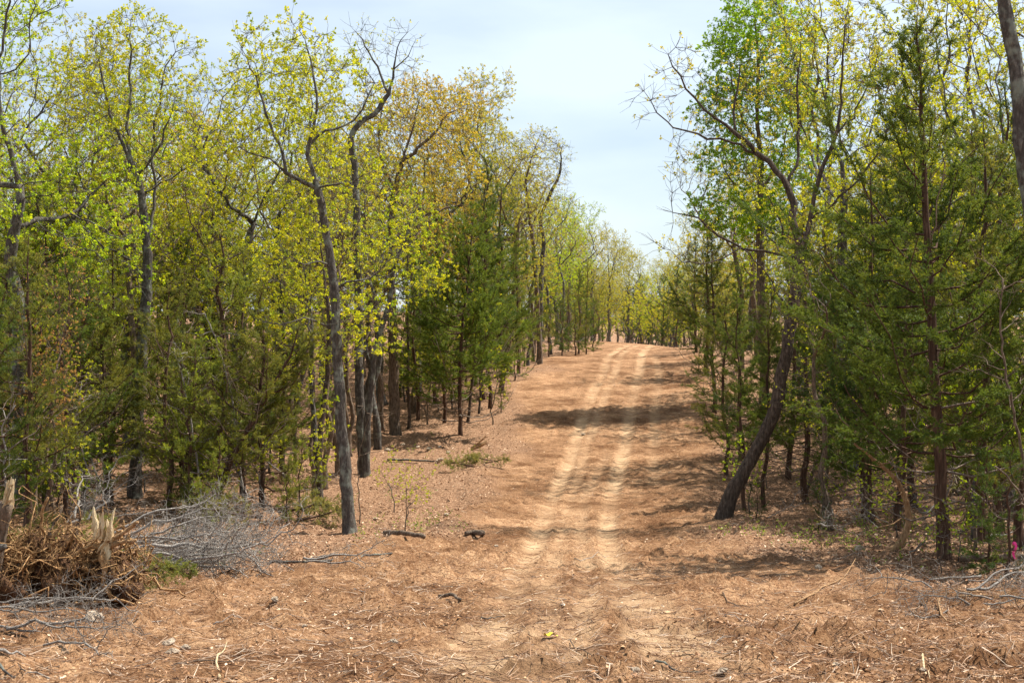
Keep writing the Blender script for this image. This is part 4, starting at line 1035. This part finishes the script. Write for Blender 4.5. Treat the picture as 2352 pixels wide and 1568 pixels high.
# bent, half-stripped cedar with a curved tan trunk
b = on_ground(2050, 1262)
P = np.array([at_px(x, y, b[1] + d) for x, y, d in [(2042, 1268, 0), (2072, 1238, 0), (2086, 1192, 0), (2079, 1145, 0), (2056, 1098, -0.05), (2012, 1058, -0.1), (1962, 1018, -0.2)]])
base = P[0].copy(); root = empty('bent_cedar', tuple(base)); tag(root, 'bent stripped cedar with a curved tan trunk and roots showing', 'tree')
g1 = Geo(); q = resample(P - base, 0.08, rs, 0.004); tube(g1, q, np.linspace(0.062, 0.016, len(q)), 10); obj('trunk', g1.mesh('trunk', M['tan_wood']), root)
for i in range(16):
    k = rs.integers(len(q) // 3, len(q)); d = nrm(np.array([rs.normal() * 0.8, rs.normal() * 0.6, rs.uniform(-0.2, 0.8)]))
    g2 = Geo(); tube(g2, wander(q[k], q[k] + d * rs.uniform(0.25, 0.8), 6, 0.15, rs), np.linspace(0.011, 0.003, 6), 4); obj('branch', g2.mesh('branch', M['tan_wood']), root)
for i in range(6):
    a = rs.uniform(0, 6.28); g2 = Geo(); tube(g2, wander(q[1] * 0.3, np.array([math.cos(a) * 0.35, math.sin(a) * 0.25, -0.06]), 6, 0.12, rs), np.linspace(0.03, 0.008, 6), 6); obj('root', g2.mesh('root', M['root_bark']), root)

# dead leaning poles among the cedars
def pole(label, pts, D, r0, r1, mat, nb, name='dead_sapling'):
    P = np.array([at_px(x, y, D) for x, y in pts]); base = P[0].copy(); root = empty(name, tuple(base)); tag(root, label, 'dead tree')
    g1 = Geo(); q = resample(P - base, 0.15, rs, 0.01); q = np.vstack([q[:1] - [0, 0, 0.2], q]); tube(g1, q, np.linspace(r0, r1, len(q)), 8)
    for i in range(nb):
        k = rs.integers(len(q) // 4, len(q)); d = nrm(np.array([rs.normal(), rs.normal(), rs.uniform(0.0, 0.9)]))
        L = rs.uniform(0.3, 0.9); tube(g1, wander(q[k], q[k] + d * L, 6, 0.14, rs), np.linspace(r1 * 0.8 + 0.003, 0.002, 6), 3, cap=False)
        e = q[k] + d * L * rs.uniform(0.4, 1, (5, 1)); sticks(g1, e, e + nrm(d + rs.normal(size=(5, 3)) * 0.7) * 0.22, 0.003, 0.0015, 0.1, rs)
    obj('trunk', g1.mesh('trunk', M[mat]), root); return root
b = on_ground(1890, 1185); pole('dead brown pole leaning under the cedars behind the leaning oak', [(1888, 1186), (1897, 1100), (1906, 1000), (1925, 900), (1945, 850)], b[1], 0.05, 0.02, 'brown_bark', 12)
b = on_ground(1850, 1140); pole('short dead stem tilted beside the leaning oak', [(1846, 1150), (1868, 1080), (1905, 1000)], b[1], 0.05, 0.03, 'brown_bark', 4)
b = on_ground(2352, 1330); pole('peeling pinkish dead stem standing behind the flagged stake', [(2375, 1330), (2352, 1080), (2318, 900), (2298, 760), (2303, 640)], b[1], 0.03, 0.010, 'brown_bark', 14)
b = on_ground(2352, 1340); pole('grey broken pole slanting by the flagged stake', [(2390, 1250), (2352, 1150), (2310, 1090), (2285, 1070)], b[1] - 1.0, 0.018, 0.010, 'brown_bark', 2)
b = on_ground(420, 1190); pole('thin pale dead stem slanting among the cedars behind the brush heap', [(470, 1190), (455, 1080), (440, 980), (425, 890), (400, 800)], b[1], 0.03, 0.012, 'dead_wood', 16)
b = on_ground(540, 1160); pole('peeling pale stem leaning among the cedars beside the slanted cedar', [(560, 1160), (545, 1020), (530, 900), (500, 790), (470, 720)], b[1], 0.03, 0.012, 'dead_wood', 16)
b = on_ground(125, 1120); pole('dark forked dead sapling with grey upper twigs behind the root pile', [(122, 1122), (120, 1040), (115, 940), (95, 850), (75, 720)], b[1], 0.045, 0.012, 'dead_wood', 22)
b = on_ground(190, 1130); pole('crooked pale dead stem leaning over the brush heap', [(245, 1140), (205, 1090), (185, 1020), (175, 960), (185, 900)], b[1] - 4, 0.022, 0.01, 'dead_wood', 10)
b = on_ground(10, 1140); pole('twisted grey dead stem with kinks behind the snapped log', [(20, 1150), (8, 1080), (14, 1040), (5, 980), (35, 930)], b[1] - 6, 0.025, 0.012, 'dead_wood', 10)
b = on_ground(935, 1195); pole('thin bare switch standing upright in the litter beside the lone oak', [(934, 1197), (933, 1150), (931, 1105)], b[1], 0.012, 0.006, 'brown_bark', 3)
b = on_ground(828, 1205); pole('bent dead switch arching beside the base of the lone oak', [(826, 1208), (824, 1130), (822, 1060), (835, 1000), (850, 950)], b[1], 0.014, 0.006, 'brown_bark', 4)

# flagged survey stake
b = on_ground(2338, 1335); stake = empty('survey_stake', tuple(b)); tag(stake, 'wooden survey stake tied with a bright pink ribbon', 'stake')
def box(a, b_):
    a = np.array(a); b_ = np.array(b_); V = np.array([[x, y, z] for z in (a[2], b_[2]) for y in (a[1], b_[1]) for x in (a[0], b_[0])])
    return V, np.array([[0, 2, 3, 1], [4, 5, 7, 6], [0, 1, 5, 4], [2, 6, 7, 3], [0, 4, 6, 2], [1, 3, 7, 5]])
m_, n_, l_, o_ = new_mat('pink_ribbon'); pb = n_.new("ShaderNodeBsdfPrincipled"); pb.inputs['Base Color'].default_value = (0.85, 0.03, 0.25, 1); pb.inputs['Roughness'].default_value = 0.45; l_.new(pb.outputs[0], o_.inputs[0]); M['pink'] = m_
g1 = Geo(); V, Q = box((-0.018, -0.012, -0.15), (0.018, 0.012, 0.52)); V[4:] += [-0.05, 0, 0]; g1.add(V, Q=Q); obj('stake', g1.mesh('stake', M['tan_wood'], None, False), stake)
g1 = Geo(); zz = np.linspace(0.53, 0.30, 9); xx = -0.055 + 0.018 * np.sin(zz * 30)
F = np.stack([np.stack([xx - 0.016, np.full(9, -0.02) - 0.012 * np.cos(zz * 40), zz], 1), np.stack([xx + 0.016, np.full(9, -0.026) - 0.012 * np.sin(zz * 33), zz], 1)], 1).reshape(-1, 3)
Fb = F + [0, 0.004, 0]; i = np.arange(8)[:, None] * 2
g1.add(np.concatenate([F, Fb]), Q=np.concatenate([i + [0, 1, 3, 2], i + [18, 20, 21, 19]])); rb = obj('ribbon', g1.mesh('ribbon', M['pink']), stake)
g1 = Geo(); V, Q = box((-0.075, -0.02, 0.48), (-0.028, 0.02, 0.515)); g1.add(V, Q=Q); obj('knot', g1.mesh('knot', M['pink']), rb)
# yellow scrap of tape in the dirt
m_, n_, l_, o_ = new_mat('yellow_tape'); pb = n_.new("ShaderNodeBsdfPrincipled"); pb.inputs['Base Color'].default_value = (0.75, 0.58, 0.03, 1); pb.inputs['Roughness'].default_value = 0.5; l_.new(pb.outputs[0], o_.inputs[0])
p = gpt(1265, 1466, 0.02); g1 = Geo(); xx = np.linspace(-0.055, 0.055, 8); F = np.stack([np.stack([xx, np.full(8, -0.018), 0.014 * np.sin(xx * 90)], 1), np.stack([xx, np.full(8, 0.018), 0.014 * np.cos(xx * 70)], 1)], 1).reshape(-1, 3)
i = np.arange(7)[:, None] * 2; g1.add(np.concatenate([F, F - [0, 0, 0.004]]), Q=np.concatenate([i + [0, 2, 3, 1], i + [16, 17, 19, 18]]))
tag(obj('tape_scrap', g1.mesh('tape_scrap', m_), None, tuple(p)), 'crumpled yellow scrap of tape lying on the bare dirt', 'tape')

# freshly cut cedar boughs on the ground by the hollow
BOUGH = []
for sd in (601, 602):
    w, f = cedar_proto(sd, 1.3, 0.018, 0.42, bare=0.1, dens=1.0, perm=22, trunk_pts=[np.array([0, 0, 0.0]), np.array([0.03, 0, 0.5]), np.array([-0.03, 0.05, 0.9]), np.array([0, 0, 1.3])])
    BOUGH.append((w[0].mesh('stem', M['cedar_bark']), f.mesh('foliage', M['cedar_leaf'], None, False)))
def bough(px, py, az, scale, k, label, group, tint=(0.26, 0.27, 0.09)):
    p = on_ground(px, py); p[2] += 0.10 * scale; o = empty('cut_bough', tuple(p)); o.rotation_euler = (radians(82), 0, az); o.scale = (scale,) * 3
    obj('stem', BOUGH[k][0], o); c = obj('foliage', BOUGH[k][1], o); c.color = (*tint, 1); return tag(o, label, 'bough', group)
for px, py, az, s_ in [(1035, 1070, 1.3, 0.62), (1085, 1074, -1.2, 0.6), (1115, 1068, 1.7, 0.5), (1130, 1062, -0.8, 0.6), (1065, 1066, 0.6, 0.5)]:
    bough(px, py, az, s_, int(rs.integers(0, 2)), 'cut cedar bough wilting on the litter beside the track', 'cut cedar boughs beside the track')
for px, py, az, s_ in [(640, 1190, 1.0, 1.1), (600, 1200, -0.7, 1.2), (690, 1205, 2.0, 0.8), (560, 1195, -1.4, 1.0)]:
    bough(px, py, az, s_, int(rs.integers(0, 2)), 'cedar bough lying on the litter behind the grey brush heap', 'cedar boughs behind the brush heap')
for px, py, az, s_ in [(300, 1330, 1.0, 0.55), (330, 1345, 2.0, 0.5), (100, 1250, -0.6, 0.7), (60, 1230, 0.9, 0.8), (150, 1240, 2.2, 0.7)]:
    bough(px, py, az, s_, int(rs.integers(0, 2)), 'green cedar bough caught in the root pile', 'cedar boughs in the root pile', (0.2, 0.24, 0.06))
b = on_ground(1112, 1035); stub = empty('splintered_stub', tuple(b)); tag(stub, 'tan splintered stub poking out of the litter above the cut boughs', 'stub')
for i in range(6): shard(stub, np.array([-0.35, 0, 0.0]) + rs.normal(size=3) * 0.03, np.array([0.1, 0, 0.30]) + rs.normal(size=3) * 0.06, 0.05, 620 + i, 'tan_wood')

# sticks lying on the bare dirt
def ground_stick(p0, p1, r, mat, label, group, wob=0.025):
    n = 7; f = np.linspace(0, 1, n); q = wander(p0, p1, n, wob, rs)
    q[:, 2] = gz(q[:, 0], q[:, 1]) + r * 0.9 + 0.01 + 0.02 * np.sin(f * pi) * rs.random()
    g1 = Geo(); base = q[0].copy(); tube(g1, q - base, np.linspace(r * 0.8, r * 0.25, n) * (1 + 0.15 * rs.normal(size=n)), 6)
    o = obj('stick', g1.mesh('stick', M[mat]), None, tuple(base)); tag(o, label, 'stick', group)
for (x0, y0, x1, y1, r, mt, lb) in [
    (1825, 1390, 1965, 1300, 0.016, 'tan_wood', 'long tan stick angled across the dirt in the shade band'),
    (1718, 1292, 1865, 1322, 0.009, 'brown_bark', 'thin dark stick beside the shade band under the cedars'),
    (1505, 1524, 1630, 1540, 0.010, 'oak_bark', 'crooked dark stick lying in the open foreground dirt'),
    (2155, 1385, 2215, 1437, 0.018, 'tan_wood', 'short brown stick slanting out of the pale branch pile'),
    (1660, 1372, 1722, 1398, 0.008, 'brown_bark', 'short dark stick on the bare dirt below the shade band'),
    (505, 1565, 522, 1480, 0.013, 'fresh_wood', 'bleached curved strip of wood standing in the foreground dirt'),
    (2118, 1520, 2135, 1568, 0.010, 'fresh_wood', 'pale curved strip of bark in the foreground dirt'),
    (1890, 1250, 1915, 1305, 0.016, 'tan_wood', 'rusty brown stub of root by the cedar litter'),
    (1310, 1475, 1430, 1528, 0.006, 'brown_bark', 'long thin curved twig beside the yellow tape scrap'),
    (1195, 1440, 1230, 1460, 0.005, 'brown_bark', 'short twig lying in the smooth wheel track'),
    (1105, 1425, 1150, 1422, 0.010, 'oak_bark', 'dark stick in the dirt short of the wheel tracks'),
    (1320, 1285, 1400, 1278, 0.010, 'dead_wood', 'pale stick lying across the wheel ruts'),
    (1155, 1312, 1200, 1310, 0.014, 'fresh_wood', 'pale curved root strip beside the rut'),
    (0, 1535, 60, 1548, 0.013, 'oak_bark', 'dark stick near the twiggy grey branches in front'),
    (0, 1500, 60, 1520, 0.018, 'dead_wood', 'bleached thick stick below the twiggy grey branches')]:
    ground_stick(on_ground(x0, y0), on_ground(x1, y1), r, mt, lb, None)
for i in range(75):
    D = 9 * (28 / 9) ** rs.random(); x = rs.uniform(-0.36, 0.36) * D; a = rs.normal() * 0.5 + (pi if rs.random() < 0.5 else 0); L = rs.uniform(0.15, 0.6)
    ground_stick((x, D, 0), (x + math.cos(a) * L, D + math.sin(a) * L, 0), rs.uniform(0.003, 0.008), ['brown_bark', 'tan_wood', 'dead_wood'][rs.integers(0, 3)],
                 'small stick scattered on the churned dirt of the clearing', 'small sticks scattered on the clearing', 0.09)

# pale stones
STONE = []
M['stone'] = bark_mat('stone', (0.30, 0.22, 0.15), (0.46, 0.36, 0.26), (0.62, 0.52, 0.41), scale=12, stretch=1)
for k in range(4):
    g1 = Geo(); clump(g1, (0, 0, 0.02), (0.075, 0.06, 0.04), 700 + k, n=14, amp=0.5); STONE.append(g1.mesh('stone', M['stone'], None, False))
def stone(px, py, s_, label, group=None):
    o = obj('stone', STONE[rs.integers(0, 4)], None, tuple(on_ground(px, py))); o.scale = (s_,) * 3; o.rotation_euler = (rs.normal() * 0.2, rs.normal() * 0.2, rs.uniform(0, 6)); tag(o, label, 'stone', group)
for px, py, s_ in [(1010, 1062, 1.4), (985, 1035, 1.2), (890, 1035, 1.3), (960, 1030, 0.9), (1010, 1028, 1.0), (925, 1022, 1.0), (1030, 1040, 1.0)]:
    stone(px, py, s_, 'pale stone on the shaded litter of the hollow', 'pale stones in the hollow')
for px, py, s_ in [(1920, 1530, 0.45), (1972, 1262, 1.1), (632, 1378, 0.6), (390, 1480, 0.8), (398, 1500, 0.6), (218, 1425, 1.4), (862, 1195, 0.8), (1880, 1305, 0.7), (905, 1480, 0.4), (1460, 1540, 0.5), (1660, 1560, 0.45), (1140, 1255, 0.6), (1025, 1185, 0.8), (1340, 1000, 1.0), (428, 1490, 0.6), (700, 1440, 0.4), (2120, 1545, 0.35)]:
    stone(px, py, s_, 'pale stone lying in the open dirt of the clearing', 'pale stones on the clearing')

# ------------------------------------------------------------------ litter nobody could count
r5 = np.random.default_rng(55)
def spots(n, d0, d1, p):
    D = d0 * (d1 / d0) ** r5.random(n); x = r5.uniform(-0.42, 0.42, n) * D
    keep = r5.random(n) < p(x, D); return x[keep], D[keep]
patch = lambda x, y: np.clip(0.5 + 1.6 * fbm(x, y, 0.7, 3, 91), 0.05, 1)
x, y = spots(115000, 8, 62, lambda x, y: np.where(road_mask(x, y) > 0.5, 0.26 * patch(x, y) * (1 - rut_mask(x, y)[0]), 0.95))
z = gz(x, y); n = len(x); g1 = Geo()
a = r5.uniform(0, 2 * pi, n); dr = nrm(np.stack([np.cos(a), np.sin(a), r5.normal(0.0, 0.35, n)], 1))
L = r5.uniform(0.035, 0.08, n) * np.where(road_mask(x, y) > 0.5, 0.55, 1.0); W = L * r5.uniform(0.4, 0.75, n)
side = nrm(np.cross(dr, np.array([0, 0, 1.0])) + r5.normal(size=(n, 3)) * 0.45)
up = np.cross(side, dr); up *= np.sign(up[:, 2:3] + 1e-9)
P0 = np.stack([x, y, z + r5.uniform(0.004, 0.035, n)], 1); curl = r5.uniform(-0.1, 0.35, (n, 1)) * L[:, None]
V = np.stack([P0 - dr * L[:, None] * 0.5, P0 + side * W[:, None] * 0.5 + up * curl, P0 + dr * L[:, None] * 0.5 + up * curl * 0.5, P0 - side * W[:, None] * 0.5 + up * curl], 1)
g1.add(V.reshape(-1, 3), Q=np.arange(n)[:, None] * 4 + np.arange(4)[None], R=np.repeat(np.clip(r5.normal(0.5, 0.25, n), 0, 1), 4))
lm = scatter_mat('dry_leaf', [(0.0, (0.09, 0.042, 0.022)), (0.4, (0.28, 0.145, 0.075)), (0.7, (0.46, 0.275, 0.155)), (1.0, (0.70, 0.52, 0.36))], 0.7)
o = obj('leaf_litter', g1.mesh('leaf_litter', lm, None, False)); tag(o, 'dry brown oak leaves strewn over the forest floor', None, None, 'stuff')

x, y = spots(135000, 7.5, 58, lambda x, y: np.clip(road_mask(x, y), 0.3, 1) * patch(x + 40, y) * (1 - 0.85 * rut_mask(x, y)[0]))
n = len(x); r_ = 0.004 + 0.020 * r5.random(n) ** 5; z = gz(x, y)
d4 = np.array([[1, 0, -0.4], [-0.5, 0.87, -0.4], [-0.5, -0.87, -0.4], [0, 0, 0.35]])
V = (d4[None] * (1 + r5.normal(size=(n, 4, 3)) * 0.35)) * (r_[:, None] * np.ones(3))[:, None]
ca, sa = np.cos(r5.uniform(0, 6.28, n)), np.sin(r5.uniform(0, 6.28, n))
V = np.stack([V[..., 0] * ca[:, None] - V[..., 1] * sa[:, None], V[..., 0] * sa[:, None] + V[..., 1] * ca[:, None], V[..., 2]], -1)
V += np.stack([x, y, z + r_ * 0.25 + 0.004], 1)[:, None]
g1 = Geo(); g1.add(V.reshape(-1, 3), T=(np.arange(n)[:, None, None] * 4 + np.array([[0, 1, 3], [1, 2, 3], [2, 0, 3], [0, 2, 1]])[None]).reshape(-1, 3), R=np.repeat(np.clip(r5.normal(0.45, 0.25, n), 0, 1), 4))
cm = scatter_mat('clod', [(0.0, (0.12, 0.055, 0.025)), (0.45, (0.34, 0.18, 0.085)), (0.8, (0.56, 0.36, 0.20)), (1.0, (0.74, 0.58, 0.42))])
o = obj('dirt_clods', g1.mesh('dirt_clods', cm, None, False)); tag(o, 'loose clods, bark chips and grit over the churned dirt', None, None, 'stuff')

x, y = spots(46000, 8, 55, lambda x, y: 0.35 + 0.5 * patch(x - 20, y)); n = len(x)
a = r5.uniform(0, 2 * pi, n); L = r5.uniform(0.05, 0.28, n) * r5.uniform(0.5, 1, n)
A = np.stack([x, y, gz(x, y) + 0.012], 1); B = A + np.stack([np.cos(a) * L, np.sin(a) * L, np.zeros(n)], 1); B[:, 2] = gz(B[:, 0], B[:, 1]) + r5.uniform(0.005, 0.05, n)
g1 = Geo(); sticks(g1, A, B, r5.uniform(0.0015, 0.005, n), 0.0012, 0.10, r5, np.clip(r5.normal(0.5, 0.25, n), 0, 1))
tm = scatter_mat('twig', [(0.0, (0.08, 0.045, 0.03)), (0.5, (0.28, 0.16, 0.09)), (1.0, (0.60, 0.48, 0.36))])
o = obj('twig_litter', g1.mesh('twig_litter', tm, None, False)); tag(o, 'broken twigs and rootlets strewn over the ground', None, None, 'stuff')

# green seedlings coming up through the litter
x, y = spots(2600, 15, 45, lambda x, y: np.where(road_mask(x, y) > 0.4, 0.0, smooth(0.05, 0.35, fbm(x, y, 0.5, 2, 95)) + 0.03)); n = len(x)
g1 = Geo(); B0 = np.stack([x, y, gz(x, y)], 1)
for q_ in range(9):
    d = nrm(r5.normal(size=(n, 3)) * [1, 1, 0.5] + [0, 0, 0.6]); h = r5.uniform(0.02, 0.22, n)
    leaves(g1, B0 + np.stack([d[:, 0] * h * 0.4, d[:, 1] * h * 0.4, h], 1), d, r5.uniform(0.03, 0.06, n), 0.025, r5, r5.random(n))
o = obj('seedlings', g1.mesh('seedlings', leaf_mat('seedling_leaf', (0.22, 0.30, 0.04)), None, False)); tag(o, 'sparse green seedlings and weeds on the forest floor', None, None, 'stuff')
